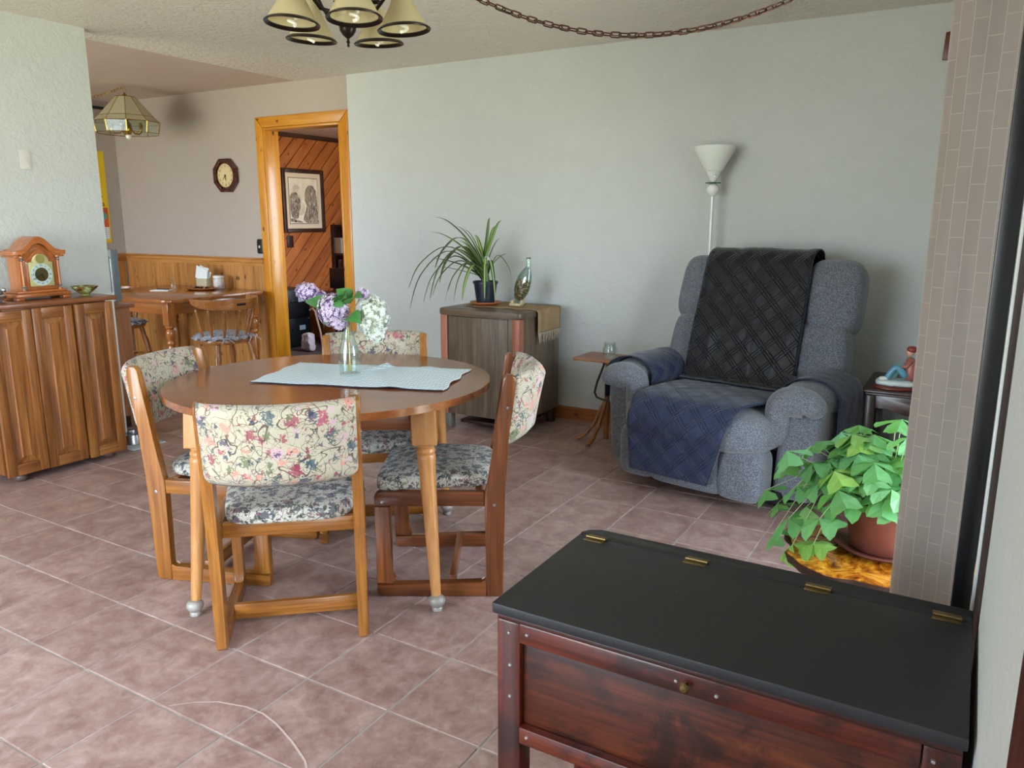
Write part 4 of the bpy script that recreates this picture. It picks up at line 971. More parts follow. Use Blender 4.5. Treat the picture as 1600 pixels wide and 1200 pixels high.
g = G('shamrock_leaf'); oi = g.n('ShaderNodeObjectInfo'); v = g.obj()
base = g.ramp(oi.outputs['Random'], [(0, '#2A6A3A'), (.3, '#479458'), (.6, '#74B486'), (.8, '#8AB24A'), (1, '#357644')])
g.set(color=g.mix(g.math('MULTIPLY', g.noise(v, 30, 3), .35), base, lin('#A8CC86')), rough=.45)
g.b.inputs['Subsurface Weight'].default_value = 0
tl = g.n('ShaderNodeBsdfTranslucent', {0: lin('#7FC24A')}); ms = g.n('ShaderNodeMixShader', {0: .28, 1: g.b.outputs[0], 2: tl.outputs[0]}); g.t.links.new(ms.outputs[0], g.o.inputs[0]); M_sham = g.m
def leaflet(bm, O, d, up, L_, W_, fold):
    d = d.normalized(); s = d.cross(up).normalized(); n_ = s.cross(d).normalized()
    base = bm.verts.new(O); mid = bm.verts.new(O+d*L_*.5+n_*.0); tip = bm.verts.new(O+d*L_*.93)
    for sg in (-1, 1):
        a = bm.verts.new(O+d*L_*.55+s*sg*W_*.42-n_*fold*.5); b = bm.verts.new(O+d*L_*.98+s*sg*W_*.5-n_*fold); c = bm.verts.new(O+d*L_*1.04+s*sg*W_*.28-n_*fold*.5)
        bm.faces.new((base, a, mid)); bm.faces.new((mid, a, b, c)); bm.faces.new((mid, c, tip))
heads = []
rnd = random.Random(21)
fixed = [(-.30, .02, .09), (-.285, -.07, .02), (-.22, -.14, .02), (-.16, -.17, .05), (-.33, -.02, .15), (-.26, .0, .24), (-.20, -.08, .14), (-.27, -.06, .30), (-.20, .0, .33), (-.12, -.08, .27), (-.10, -.13, .20), (-.05, .0, .37), (.02, -.02, .45), (.04, -.05, .40), (-.03, -.12, .32), (.02, -.15, .25), (.07, -.14, .20), (-.14, .05, .36), (-.23, .1, .28), (.08, -.10, .33), (.10, -.12, .27), (-.17, -.12, .22), (-.24, -.12, .10), (.0, .08, .42), (-.30, .08, .22), (-.10, .10, .38), (.05, .04, .36), (.10, .05, .30)]
for k in range(58):
    a = rnd.uniform(0, 2*PI); r = rnd.uniform(.02, .24); fixed.append((math.cos(a)*r-.06, math.sin(a)*r*.8, .36-.75*r+rnd.uniform(-.05, .05)))
for (hx_, hy_, hz_) in fixed:
    if hx_ > .13: continue
    hx_ *= 1.06; hz_ = hz_*.92+(.02 if hz_ > .2 else 0)
    hd = Vector((hx_, hy_, hz_)); st_ = Vector((hx_*.2, hy_*.2, .16))
    mid = (st_+hd)*.5+Vector((hx_*.12, hy_*.12, .035+max(0, .18-hz_)*.5))
    bm = bmesh.new(); out = Vector((hx_, hy_, 0)); up = (Vector((0, 0, 1))+out*2.2).normalized()
    a0 = rnd.uniform(0, 2*PI); sz = rnd.uniform(.054, .072); e1 = up.orthogonal().normalized(); e2 = up.cross(e1)
    for j in range(3):
        a = a0+j*2*PI/3+rnd.uniform(-.15, .15); d = (e1*math.cos(a)+e2*math.sin(a))*.86-up*rnd.uniform(.15, .55)
        leaflet(bm, hd, d, up, sz, sz*1.25, sz*.22)
    finish('leaf', bm, M_sham, px_, smooth=False)
    bm = bmesh.new(); tube(bm, [st_, mid, hd], [.0016, .0014, .0012], 5); finish('stem', bm, plain('leaf_stem', '#9AA878', .6), px_)
# ------------------------------------------------------------------ vase of lilacs on the runner
VS = (-2.128, 2.325, .7545)
vt = thing('glass_vase', 'clear glass bottle vase with flower stems on the blue runner', 'vase', VS)
bm = bmesh.new(); lathe(bm, [(.0001, .0), (.036, 0), (.042, .006), (.043, .07), (.040, .105), (.026, .150), (.0175, .185), (.016, .215), (.019, .218), (.019, .228), (.0155, .228), (.0145, .215), (.0155, .187), (.024, .150), (.037, .104), (.040, .07), (.039, .010), (.0001, .007)], 28, cap=False); finish('bottle', bm, M_glass, vt, angle=60)
bm = bmesh.new(); tube(bm, [(-.012, -.012, .212), (-.026, -.022, .208), (-.032, -.026, .190), (-.026, -.020, .170), (-.016, -.012, .165)], .0035, 8); finish('handle', bm, M_glass, vt)
M_stem = plain('cut_stem', '#A8963A', .6)
HEADS = [((-.215, .0, .325), (.052, .035, .034), 'L', 20), ((-.165, .02, .300), (.03, .028, .028), 'L', 9), ((-.048, -.025, .262), (.066, .055, .062), 'L', 62), ((-.018, -.03, .215), (.030, .028, .028), 'L', 12), ((-.10, -.01, .285), (.028, .024, .024), 'L', 9),
         ((.062, .02, .325), (.026, .022, .022), 'L', 9), ((.105, .03, .238), (.060, .055, .080), 'W', 70), ((.120, .02, .180), (.040, .035, .040), 'W', 22)]
def floret(bm, p, n, r, rnd):
    n = n.normalized(); a = n.orthogonal().normalized(); b = n.cross(a); t0 = rnd.uniform(0, PI/2)
    for k in range(4):
        t = t0+k*PI/2; d = a*math.cos(t)+b*math.sin(t); s = n.cross(d)
        vs = [bm.verts.new(q) for q in (p, p+d*r*.6+s*r*.38+n*r*.12, p+d*r*1.0+n*r*.28, p+d*r*.6-s*r*.38+n*r*.12)]
        bm.faces.new(vs)
bq = {}
for nm, lab, hs in (('lilac_bouquet', 'purple and white lilac blossoms standing in the clear glass bottle vase', HEADS),):
    bq = thing(nm, lab, 'flowers', VS)
    rnd = random.Random(9)
    for (c, s, kind, nfl) in hs:
        bm = bmesh.new(); C_ = Vector(c)
        ml = plain('lilac_petal', '#D3C2DA', .6, var=.14) if kind == 'L' else plain('white_petal', '#DDE4DA', .6, var=.05)
        for k in range(nfl*6):
            d = Vector((rnd.gauss(0, 1), rnd.gauss(0, 1), rnd.gauss(0, 1))).normalized(); q = rnd.uniform(.86, 1.12)
            p = C_+Vector((d.x*s[0]*q, d.y*s[1]*q, d.z*s[2]*q)); floret(bm, p, d, .0095, rnd)
        finish('blossom', bm, ml, bq, smooth=False)
        bm = blob(c, [x*1.72 for x in s], 2, 5); finish('blossom_core', bm, plain('lilac_core', '#7C6896', .8) if kind == 'L' else plain('white_core', '#A9B59C', .8), bq, angle=180)
        bm = bmesh.new(); tube(bm, [(c[0]*.03, c[1]*.03, .012+rnd.uniform(0, .02)), (c[0]*-.02+.004*rnd.uniform(-1, 1), 0, .12), (c[0]*.05, c[1]*.05, .215), (c[0]*.5, c[1]*.5, .225+(c[2]-.225)*.5), c], .0022, 6); finish('stem', bm, M_stem, bq)
    g = G('lilac_leaf'); v = g.obj(); g.set(color=g.mix(g.noise(v, 20, 2), lin('#2F6A34'), lin('#5A9A50')), rough=.4); M_ll = g.m
    for base, tip, wd in (((-.06, -.03, .262), (-.178, -.05, .290), .034), ((.01, .0, .29), (-.035, -.02, .345), .030), ((.02, .0, .29), (.105, -.03, .318), .032), ((.02, -.04, .28), (.055, -.06, .318), .034), ((.03, -.04, .235), (.122, -.06, .222), .032), ((.0, -.02, .29), (.03, -.05, .33), .03), ((-.035, -.05, .22), (-.065, -.065, .19), .012)):
        B, T_ = Vector(base), Vector(tip); d = T_-B; up = Vector((0, -.45, .9)); s = d.cross(up).normalized(); up = s.cross(d).normalized(); bm = bmesh.new(); rows = []
        for i in range(9):
            t = i/8; w_ = wd*1.25*math.sin(PI*min(1, t**.75))*(.98 if t < .95 else .3)+.0004; c = B+d*t+up*(.018*math.sin(PI*t))
            rows.append([bm.verts.new(c-s*w_+up*w_*.25), bm.verts.new(c), bm.verts.new(c+s*w_+up*w_*.25)])
        for i in range(8):
            for j in range(2): bm.faces.new((rows[i][j], rows[i][j+1], rows[i+1][j+1], rows[i+1][j]))
        finish('leaf', bm, M_ll, bq, angle=180)
# ------------------------------------------------------------------ things on the sideboard
MC = ('#8A4A1E', '#B86A32', '#D0874A'); MCX, MCZ = wood('clock_cherry', MC, 'x', 1, .28, .3, coat=.4), wood('clock_cherry', MC, 'z', 1, .28, .3, coat=.4)
ck = thing('mantel_clock', 'arched wooden mantel clock with brass dial on the oak sideboard', 'clock', (-4.395, 2.362, .9435), PI/2); ck.scale = (.95, .95, .985)
def archp(w_, z0, z1, zt, foot=.0):
    # ogee-shouldered arch outline centred on x
    p = [(-w_, z0), (-w_, z1)]
    n = 16
    for k in range(n+1):
        t = k/n; x = -w_+2*w_*t; q = abs(2*t-1); s = .5+.5*math.cos(PI*min(1, q/.86)); p.append((x, z1+(zt-z1)*s))
    p += [(w_, z1), (w_, z0)]
    out = []
    for a in p:
        if not out or (Vector(a)-Vector(out[-1])).length > 1e-4: out.append(a)
    return out[::-1]
def cpr(nm, poly, d, y, mat, bev=.002): bm = bmesh.new(); prism(bm, poly, d, 'y', bev, (0, y, 0)); return finish(nm, bm, mat, ck)
wb('base', MCX, (-.155, -.075, .014), (.155, .075, .036), .006, ck); wb('base_step', MCX, (-.140, -.066, .0365), (.140, .068, .050), .004, ck)
for x in (-.13, .13):
    for y in (-.058, .058): wb('foot', MCX, (x-.022, y-.014, 0), (x+.022, y+.014, .0135), .002, ck)
cpr('case', archp(.112, .0505, .235, .300), .115, .004, MCZ)
hood = archp(.112, .236, .2355, .301)
top_ = []
for k in range(33):
    t = k/32; x = -.148+.296*t; q = abs(2*t-1); s = .5+.5*math.cos(PI*min(1, q/.80)); top_.append((x, .262+.076*s))
bot_ = [(x*.985, z-.022-(.006 if abs(x) < .1 else 0)) for x, z in reversed(top_)]
cpr('hood', top_+bot_, .150, -.001, MCX, .004)
cpr('hood_molding', [(x*.93, z-.024) for x, z in top_]+[(x*.93, z-.034) for x, z in reversed(top_)], .138, -.001, MCX, .002)
cpr('door_frame', archp(.094, .056, .215, .272), .006, -.0575, MCZ, .002); cpr('door_edge', archp(.082, .064, .205, .256), .005, -.0632, MCZ, .0015)
dial = [(-.066, .072), (.066, .072), (.066, .200)]+[(.046*math.cos(a*PI/12), .203+.042*math.sin(a*PI/12)) for a in range(13)]+[(-.066, .200)]
M_dial = plain('gilt_dial', '#E6D09A', .4, .2); M_ring = plain('silver_chapter_ring', '#E8ECEF', .35); M_num = plain('numeral_ink', '#20263A', .5)
cpr('dial', dial, .003, -.0675, M_dial, .0005)
def disc(nm, r0, r1, d, loc, mat, par, seg=36, rot=Matrix.Rotation(PI/2, 4, 'X')):
    bm = bmesh.new(); lathe(bm, [(max(r0, .0001), 0), (r1, 0), (r1, d), (max(r0, .0001), d)], seg, loc, rot, cap=False)
    return finish(nm, bm, mat, par)
disc('chapter_ring', .038, .060, .001, (0, -.0692, .134), M_ring, ck); disc('dial_centre', 0, .037, .0008, (0, -.0692, .134), M_brass, ck)
for k, s in enumerate(['XII', 'I', 'II', 'III', 'IV', 'V', 'VI', 'VII', 'VIII', 'IX', 'X', 'XI']):
    a = PI/2-k*PI/6; text('numeral', s, .016, M_num, ck, (.049*math.cos(a), -.0704, .134+.049*math.sin(a)), (PI/2, 0, 0), .0002)
disc('moon_disc', 0, .026, .001, (0, -.0692, .218), plain('gold_moon', '#C9B36A', .35, .4), ck)
def hand(par, c, ang_, L_, w_, y, mat, nm='hand', plane='xz'):
    bm = bmesh.new(); prism(bm, [(-w_, -L_*.15), (w_, -L_*.15), (w_*1.3, L_*.5), (0, L_), (-w_*1.3, L_*.5)], .0008, 'y', 0, (0, 0, 0), Matrix.Rotation(ang_, 4, 'Y')); o = finish(nm, bm, mat, par, smooth=False); o.location = (c[0], y, c[1]); return o
hand(ck, (0, .134), math.radians(245), .052, .0014, -.0712, M_blackmetal); hand(ck, (0, .134), math.radians(155), .034, .0018, -.0722, M_blackmetal)
cpr('door_glass', archp(.078, .068, .200, .250), .001, -.0668+.0, M_glass, 0).location = (0, -.008, 0)
for sx in (-1, 1):
    bm = bmesh.new(); lathe(bm, [(.011, .0505), (.011, .056), (.007, .060), (.0075, .14), (.0075, .222), (.011, .226), (.011, .234)], 14, (sx*.1, -.064, 0)); finish('column', bm, MCZ, ck)
    for z in (.066, .218): bm = bmesh.new(); lathe(bm, [(.009, -.010), (.0125, -.006), (.0085, 0), (.0125, .006), (.009, .010)], 14, (sx*.1, -.064, z)); finish('collar', bm, M_steel, ck)
bw_ = thing('glass_bowl', 'fluted amber and green glass bowl on the oak sideboard beside the clock', 'bowl', (-4.35, 2.60, .9435))
g = G('amber_green_glass'); v = g.obj(); g.set(color=g.ramp(g.noise(v, 30, 2), [(.36, '#5A3416'), (.48, '#8A6A44'), (.56, '#6E8A34'), (.7, '#C8C8A0')]), rough=.12, coat=.6); M_amber = g.m
bm = bmesh.new(); lathe(bm, [(.0001, 0), (.026, 0), (.024, .008), (.034, .016), (.058, .036), (.072, .052), (.069, .053), (.054, .038), (.030, .020), (.0001, .014)], 32, cap=False, wob=lambda k, z: 1+.05*math.cos(k*PI/2)*(z/.05)); finish('bowl', bm, M_amber, bw_)
sv = thing('silver_ornament', 'small silver and glass ornament at the left end of the oak sideboard', 'ornament', (-4.31, 2.115, .9435))
M_sil = plain('silver', '#C8CCD4', .12, .95)
bm = bmesh.new(); lathe(bm, [(.0001, 0), (.028, 0), (.03, .004), (.018, .010), (.036, .022), (.042, .038), (.034, .052), (.020, .058), (.0001, .059)], 20, wob=lambda k, z: 1+.04*math.cos(k*PI*.5)); finish('bowl', bm, M_sil, sv)
rnd = random.Random(3)
for k in range(6): a = k*PI/3; bm = blob((.03*math.cos(a), .03*math.sin(a), .055+.012*(k % 2)), (.026, .026, .026), 2, 5); finish('bead', bm, M_sil if k % 2 else plain('smoky_glass', '#4A4038', .08, coat=.6), sv, angle=180)
bm = bmesh.new(); prism(bm, rrect(-.030, -.052, .030, .052, .006), .005, 'x', .0015)
o = finish('blank_wall_plate', bm, plain('painted_wall_plate', '#CFCDC6', .6), None); o.location = (-4.567, 2.478, 1.687); tag(o, 'blank painted cover plate on the left wall above the mantel clock', 'wall plate')
# ------------------------------------------------------------------ kitchen corner seen past the left wall
kc = thing('kitchen_cabinet', 'low wooden cabinet end just past the left wall, under the steel appliance', 'cabinet', (0, 0, 0))
KW = wood('kitchen_maple', ('#8A5230', '#B57A50', '#C9926A'), 'z', 1, .45, .4, knots=.5)
wb('body', KW, (-5.20, 2.56, .09), (-4.755, 3.13, .800), .003, kc); wb('kick', M_darkwood, (-5.16, 2.6, 0), (-4.80, 3.09, .0895), 0, kc)
wb('countertop', OAKT, (-5.22, 2.54, .8005), (-4.735, 3.155, .826), .005, kc); wb('base_trim', KW, (-4.7545, 2.56, .09), (-4.745, 3.13, .16), .002, kc)
ap = thing('countertop_appliance', 'brushed steel countertop appliance beside the left wall corner', 'appliance', (0, 0, 0))
wb('body', M_steel, (-5.15, 2.62, .838), (-4.80, 3.10, 1.18), .01, ap); wb('door', plain('brushed_steel_door', '#C4CCCC', .45, .2), (-4.7995, 2.63, .845), (-4.76, 3.045, 1.175), .006, ap); wb('control_strip', plain('appliance_grey', '#6E7A80', .4), (-4.7995, 3.05, .845), (-4.77, 3.095, 1.175), .004, ap)
for x in (-5.1, -4.85):
    for y in (2.67, 3.05): bm = bmesh.new(); lathe(bm, [(.012, .8265), (.012, .8375)], 10, (x, y, 0)); finish('foot', bm, M_blackmetal, ap)
bm = bmesh.new(); tube(bm, [(-4.76, 3.02, .88), (-4.742, 3.02, .89), (-4.742, 3.02, 1.12), (-4.76, 3.02, 1.13)], .006, 8); finish('handle', bm, M_steel, ap)
mt = bmesh.new(); box(mt, (-4.40, 2.85, .0032), (.28, .22, .005), .002); o = finish('pet_mat', mt, plain('pale_mat', '#B9C4CE', .7), None); tag(o, 'pale mat under the steel pet bowl near the sideboard', 'mat')
pb2 = thing('pet_bowl', 'steel pet bowl on a pale mat behind the oak sideboard', 'bowl', (-4.42, 2.85, .006))
bm = bmesh.new(); lathe(bm, [(.0001, 0), (.075, 0), (.070, .012), (.062, .056), (.066, .060), (.058, .060), (.052, .014), (.0001, .010)], 28, cap=False); finish('bowl', bm, M_steel, pb2)
# ------------------------------------------------------------------ breakfast table in the dining nook
KTW = ('#7A4216', '#AA6428', '#C8823E'); KX, KY, KZ = [wood('breakfast_oak', KTW, a, 1, .2, .35, coat=.5, stretch=9) for a in 'xyz']
kt = thing('breakfast_table', 'rectangular glossy oak breakfast table with turned legs by the wainscot', 'table', (-5.86, 4.24, 0))
bm = bmesh.new(); prism(bm, rrect(-.62, -.49, .62, .49, .07, 5), .028, 'z', .008, (0, 0, .751)); finish('tabletop', bm, KX, kt)
for sy in (-1, 1): wb('apron', KX, (-.50, sy*.40-.011, .64), (.50, sy*.40+.011, .7365), .002, kt)
for sx in (-1, 1): wb('apron', KY, (sx*.52-.011, -.37, .64), (sx*.52+.011, .37, .7365), .002, kt)
LP = [(.020, 0), (.026, .01), (.024, .05), (.020, .07), (.026, .10), (.034, .30), (.030, .38), (.024, .40), (.033, .415), (.033, .43), (.022, .445), (.034, .46), (.036, .50), (.033, .52), (.022, .53), (.036, .545), (.036, .56)]
for sx in (-1, 1):
    for sy in (-1, 1):
        bm = bmesh.new(); lathe(bm, LP, 18, (sx*.53, sy*.41, 0)); finish('leg', bm, KZ, kt)
        wb('leg_block', KZ, (sx*.53-.034, sy*.41-.034, .5605), (sx*.53+.034, sy*.41+.034, .7365), .003, kt)
# windsor chairs
WD = ('#7A4418', '#AC6E34', '#C88C4E'); WX, WZ = wood('windsor_maple', WD, 'x', 1, .3, .35, coat=.3), wood('windsor_maple', WD, 'z', 1, .3, .35, coat=.3)
def windsor(label, pos, yaw):
    t = thing('windsor_chair', label, 'chair', (pos[0], pos[1], 0), yaw, 'windsor chairs at the breakfast table')
    bm = bmesh.new(); P = [(.21*abs(math.cos(a))**.8*(1 if math.cos(a) > 0 else -1), .205*abs(math.sin(a))**.8*(1 if math.sin(a) > 0 else -1)) for a in [2*PI*k/32 for k in range(32)]]
    prism(bm, P, .034, 'z', .010, (0, 0, .431)); finish('seat', bm, WX, t)
    LG = [(.015, 0), (.018, .02), (.017, .12), (.023, .15), (.018, .17), (.024, .18), (.018, .19), (.026, .30), (.019, .34), (.024, .355), (.018, .37), (.023, .40), (.02, .415)]
    for sx in (-1, 1):
        for sy in (-1, 1):
            bm = bmesh.new(); vs = lathe(bm, LG, 14)
            for v in vs: k = 1-v.co.z/.415; v.co.x += sx*(.135+.065*k); v.co.y += sy*(.125+.075*k)
            finish('leg', bm, WZ, t)
        bm = bmesh.new(); tube(bm, [(sx*.175, -.17, .16), (sx*.175, 0, .16), (sx*.175, .17, .16)], [.009, .014, .009], 10); finish('stretcher', bm, WX, t)
    bm = bmesh.new(); tube(bm, [(-.168, 0, .16), (0, 0, .16), (.168, 0, .16)], [.009, .014, .009], 10); finish('stretcher', bm, WX, t)
    # crest rail: curved, deeper in the middle
    bm = bmesh.new(); R0, R1 = .225, .252; n = 26; rows = []
    for k in range(n+1):
        a = math.radians(180+(12 if False else -8)+(196)*k/n); q = abs(2*k/n-1); zt, zb = .765, .68+.045*q**3
        c, s = math.cos(a), math.sin(a); rows.append([bm.verts.new((c*R0, s*R0*1.0-.01, zb)), bm.verts.new((c*R1, s*R1-.01, zb)), bm.verts.new((c*(R1+.012), s*(R1+.012)-.01, zt)), bm.verts.new((c*(R0+.010), s*(R0+.010)-.01, zt))])
    for a, b in zip(rows, rows[1:]):
        for k in range(4): bm.faces.new((a[k], a[(k+1) % 4], b[(k+1) % 4], b[k]))
    bm.faces.new(rows[0][::-1]); bm.faces.new(rows[-1])
    finish('crest_rail', bm, WX, t, mods=(('BEVEL', dict(width=.006, segments=2, limit_method='ANGLE')),))
    bm = bmesh.new(); box(bm, (0, -.273, .725), (.075, .004, .018), .001); finish('hand_slot', bm, M_dark, t)
    SPN = [(.008, 0), (.011, .02), (.009, .04), (.012, .06), (.013, .11), (.009, .13), (.013, .14), (.009, .15), (.012, .19), (.008, .215), (.012, .222), (.006, .24)]
    for k in range(7):
        a = math.radians(183+174*k/6); bx_, by_ = .185*math.cos(a), .175*math.sin(a); tx_, ty_ = .238*math.cos(a), .238*math.sin(a)-.01
        bm = bmesh.new(); vs = lathe(bm, SPN, 10)
        for v in vs: q = v.co.z/.24; v.co.x += bx_+(tx_-bx_)*q; v.co.y += by_+(ty_-by_)*q; v.co.z += .4485
        finish('spindle', bm, WZ, t)
    return t
def cushion(label, pos, yaw):
    t = thing('seat_cushion', label, 'cushion', (pos[0], pos[1], .4485), yaw, 'ruffled seat pads on the windsor chairs')
    b = blob((0, .02, .020), (.37, .38, .038), 3.2, 10); finish('pad', b, M_ruffle, t, angle=180)
    bm = bmesh.new(); n = 96; rr = [[], [], []]
    for k in range(n):
        a = 2*PI*k/n; w_ = math.sin(k*1.15)*.006
        for j, (r, z) in enumerate(((.175, .022), (.205, .018), (.238, -.004+abs(w_)*.8))): rr[j].append(bm.verts.new(((r)*math.cos(a), .015+(r*.98)*math.sin(a), z+w_*(j*.6) + (.008 if j == 2 else 0)*.3)))
    for a, b in zip(rr, rr[1:]):
        for k in range(n): bm.faces.new((a[k], a[(k+1) % n], b[(k+1) % n], b[k]))
    finish('ruffle', bm, M_ruffle, t, angle=180)
    for sx in (-1, 1):
        for dx in (-.02, .0, .028):
            bm = bmesh.new(); x0_ = sx*.12; tube(bm, [(x0_, -.16, .012), (x0_+dx*.6, -.205, .018), (x0_+dx*1.2, -.225, .004 if dx else .022), (x0_+dx*2.2, -.232, -.02 if dx else .015)], .0035, 5); finish('tie', bm, plain('ribbon', '#B8B6BE', .8), t)
    return t
WA = math.radians(82)
windsor('spindle-back windsor chair at the near end of the breakfast table', (-5.11, 4.15), WA); cushion('blue ruffled seat pad on the near windsor chair', (-5.11, 4.15), WA)
windsor('windsor chair at the far left end of the breakfast table, partly hidden', (-6.60, 4.22), math.radians(-88)); cushion('blue ruffled seat pad on the far left windsor chair', (-6.60, 4.22), math.radians(-88))
# things on the breakfast table
T0 = .7655
tr = thing('wooden_tray', 'oval wooden tray of dark trinkets on the breakfast table', 'tray', (-5.79, 4.50, T0))
bm = bmesh.new(); lathe(bm, [(.0001, 0), (.12, 0), (.15, .012), (.152, .020), (.146, .018), (.118, .007), (.0001, .007)], 32, cap=False); [setattr(v, 'co', Vector((v.co.x, v.co.y*.75, v.co.z))) for v in bm.verts]; finish('tray', bm, KX, tr)
rnd = random.Random(8)
for k in range(16):
    a, r = rnd.uniform(0, 2*PI), rnd.uniform(.0, .085); bm = blob((math.cos(a)*r, math.sin(a)*r*.7, .014+rnd.uniform(0, .008)), (rnd.uniform(.02, .045), .014, .014), 2.5, 4, None, (0, 0, rnd.uniform(0, 3))); finish('trinket', bm, plain('trinket_%d' % (k % 3), ('#2A1A1C', '#4A2A24', '#15151A')[k % 3], .4), tr, angle=180)
nh = thing('napkin_holder', 'napkin stand with white papers leaning against the wainscot', 'napkin holder', (-5.90, 4.62, T0))
wb('box', plain('holder_tan', '#B7A98C', .5), (-.07, -.03, 0), (.07, .03, .085), .003, nh)
for k, (a, dz) in enumerate(((.28, .0), (.12, .005), (.42, -.004))):
    bm = bmesh.new(); box(bm, (-.01+k*.004, -.012+k*.012, .125+dz), (.15, .002, .11), 0, Matrix.Rotation(a, 4, 'Y')); finish('paper', bm, M_white, nh, smooth=False)
jc = thing('white_jar', 'small white patterned jar beside the papers on the breakfast table', 'jar', (-5.755, 4.66, T0))
bm = bmesh.new(); lathe(bm, [(.0001, 0), (.042, 0), (.046, .006), (.046, .085), (.040, .094)], 24); finish('body', bm, plain('patterned_china', '#C9C2BE', .3, var=.25), jc)
bm = bmesh.new(); lathe(bm, [(.047, .0945), (.048, .098), (.048, .108), (.040, .114), (.0001, .115)], 24); finish('lid', bm, M_white, jc)
gv = thing('cut_glass_shaker', 'small cut glass bottle on the breakfast table', 'bottle', (-6.10, 4.45, T0))
bm = bmesh.new(); lathe(bm, [(.0001, 0), (.026, 0), (.028, .01), (.024, .05), (.014, .07), (.020, .085), (.016, .105), (.008, .115), (.011, .13), (.0001, .135)], 12, cap=False); finish('glass', bm, M_glass, gv)
nn = bmesh.new(); box(nn, (0, 0, .003), (.16, .11, .006), .001, (0, 0, .5)); o = finish('notepad', nn, M_white, None); o.location = (-6.02, 4.28, T0); tag(o, 'white notepad lying on the breakfast table', 'notepad')
pe = bmesh.new(); tube(pe, [(-.07, 0, .0045), (.07, .015, .0045)], .004, 8); o = finish('pen', pe, M_blackmetal, None); o.location = (-6.02, 4.28, T0+.0065); tag(o, 'dark pen lying on the white notepad', 'pen')
# ------------------------------------------------------------------ chandelier over the dining table
M_orb = plain('oil_rubbed_bronze', '#2A1F1A', .32, .7); M_cfl = plain('cfl_glass', '#F2EFE4', .3)
g = G('ribbed_cream_glass'); v = g.obj(rnd=False)
g.set(color=lin('#DCD4B2'), rough=.35, coat=.3); g.b.inputs['Subsurface Weight'].default_value = 0
tl = g.n('ShaderNodeBsdfTranslucent', {0: lin('#E8DCA8')}); ms = g.n('ShaderNodeMixShader', {0: .45, 1: g.b.outputs[0], 2: tl.outputs[0]}); g.t.links.new(ms.outputs[0], g.o.inputs[0]); M_cream = g.m
CHX, CHY = -2.01, 2.26
cd = thing('chandelier', 'bronze five-arm chandelier with cream glass shades above the dining table', 'chandelier', (CHX, CHY, 1.965))
bm = bmesh.new(); lathe(bm, [(.0001, 0), (.004, .003), (.005, .008), (.003, .012), (.007, .018), (.004, .024), (.005, .030), (.018, .040), (.028, .055), (.031, .075), (.027, .085), (.033, .095), (.034, .105), (.028, .115), (.036, .135), (.036, .145), (.020, .155), (.014, .20), (.020, .24), (.024, .27), (.014, .30), (.008, .33), (.0001, .335)], 24); finish('column', bm, M_orb, cd)
ANG = [248, 318, 22, 98, 172]
for a_ in ANG:
    a = math.radians(a_); c, s = math.cos(a), math.sin(a); RR = .205
    sh = thing('arm', None, None); sh.name = 'arm'; sh.parent = cd
    bm = bmesh.new(); tube(bm, [(c*r, s*r, z) for r, z in ((.03, .13), (.06, .11), (.10, .115), (.14, .16), (.17, .21), (.195, .225), (RR, .215), (RR, .19))], [.007, .007, .0065, .006, .006, .006, .007, .008], 10)
    o = finish('arm_tube', bm, M_orb, sh)
    tilt = Matrix.Rotation(a, 4, 'Z') @ Matrix.Rotation(math.radians(-4), 4, 'Y')
    P0 = Vector((c*RR, s*RR, .06))
    bm = bmesh.new(); lathe(bm, [(.020, .125), (.024, .130), (.022, .138), (.012, .142)], 18, P0, tilt); finish('shade_cap', bm, M_orb, sh)
    bm = bmesh.new(); lathe(bm, [(.020, .125), (.028, .105), (.044, .07), (.068, .028), (.080, .006), (.082, 0), (.078, .004), (.064, .030), (.040, .072), (.024, .106), (.018, .122)], 48, P0, tilt, cap=False, wob=lambda k, z: 1+.008*(k % 2)); finish('glass_shade', bm, M_cream, sh, angle=60)
    bm = bmesh.new(); lathe(bm, [(.0825, .001), (.088, -.002), (.094, -.008), (.092, -.012), (.084, -.008), (.078, -.004), (.0825, .001)], 40, P0, tilt, cap=False); finish('rim', bm, M_orb, sh)
    bm = bmesh.new(); pts = [(.013*math.cos(t*1.9)*(1-.25*(t/12)**4), .013*math.sin(t*1.9)*(1-.25*(t/12)**4), .066-t*.0068) for t in [q*.28 for q in range(43)]]
    vs = tube(bm, pts, .0062, 7); tf(vs, P0, tilt); finish('spiral_bulb', bm, M_cfl, sh)
    bm = bmesh.new(); lathe(bm, [(.011, .064), (.015, .070), (.015, .108), (.011, .114)], 16, P0, tilt); finish('socket', bm, M_white, sh)
    bm = bmesh.new(); pts = [(.045+.022*math.cos(t), 0, .175+.022*math.sin(t)) for t in [q*.4 for q in range(13)]]
    vs = tube(bm, pts, .0032, 6); tf(vs, (0, 0, 0), Matrix.Rotation(a+.6, 4, 'Z')); finish('scroll', bm, M_orb, sh)
def link_mesh(L_=.038, W_=.018, r=.0026):
    bm = bmesh.new(); pts = [(W_/2*math.cos(a)*(1 if abs(math.cos(a)) > 0 else 0), 0, (L_/2-W_/2)*(1 if math.sin(a) >= 0 else -1)+W_/2*math.sin(a)) for a in [2*PI*(k+.5)/14 for k in range(14)]]
    tube(bm, pts, r, 6, closed=True)
    me = bpy.data.meshes.new('chain_link'); bmesh.ops.recalc_face_normals(bm, faces=bm.faces[:]); bm.to_mesh(me); bm.free(); me.shade_smooth(); return me
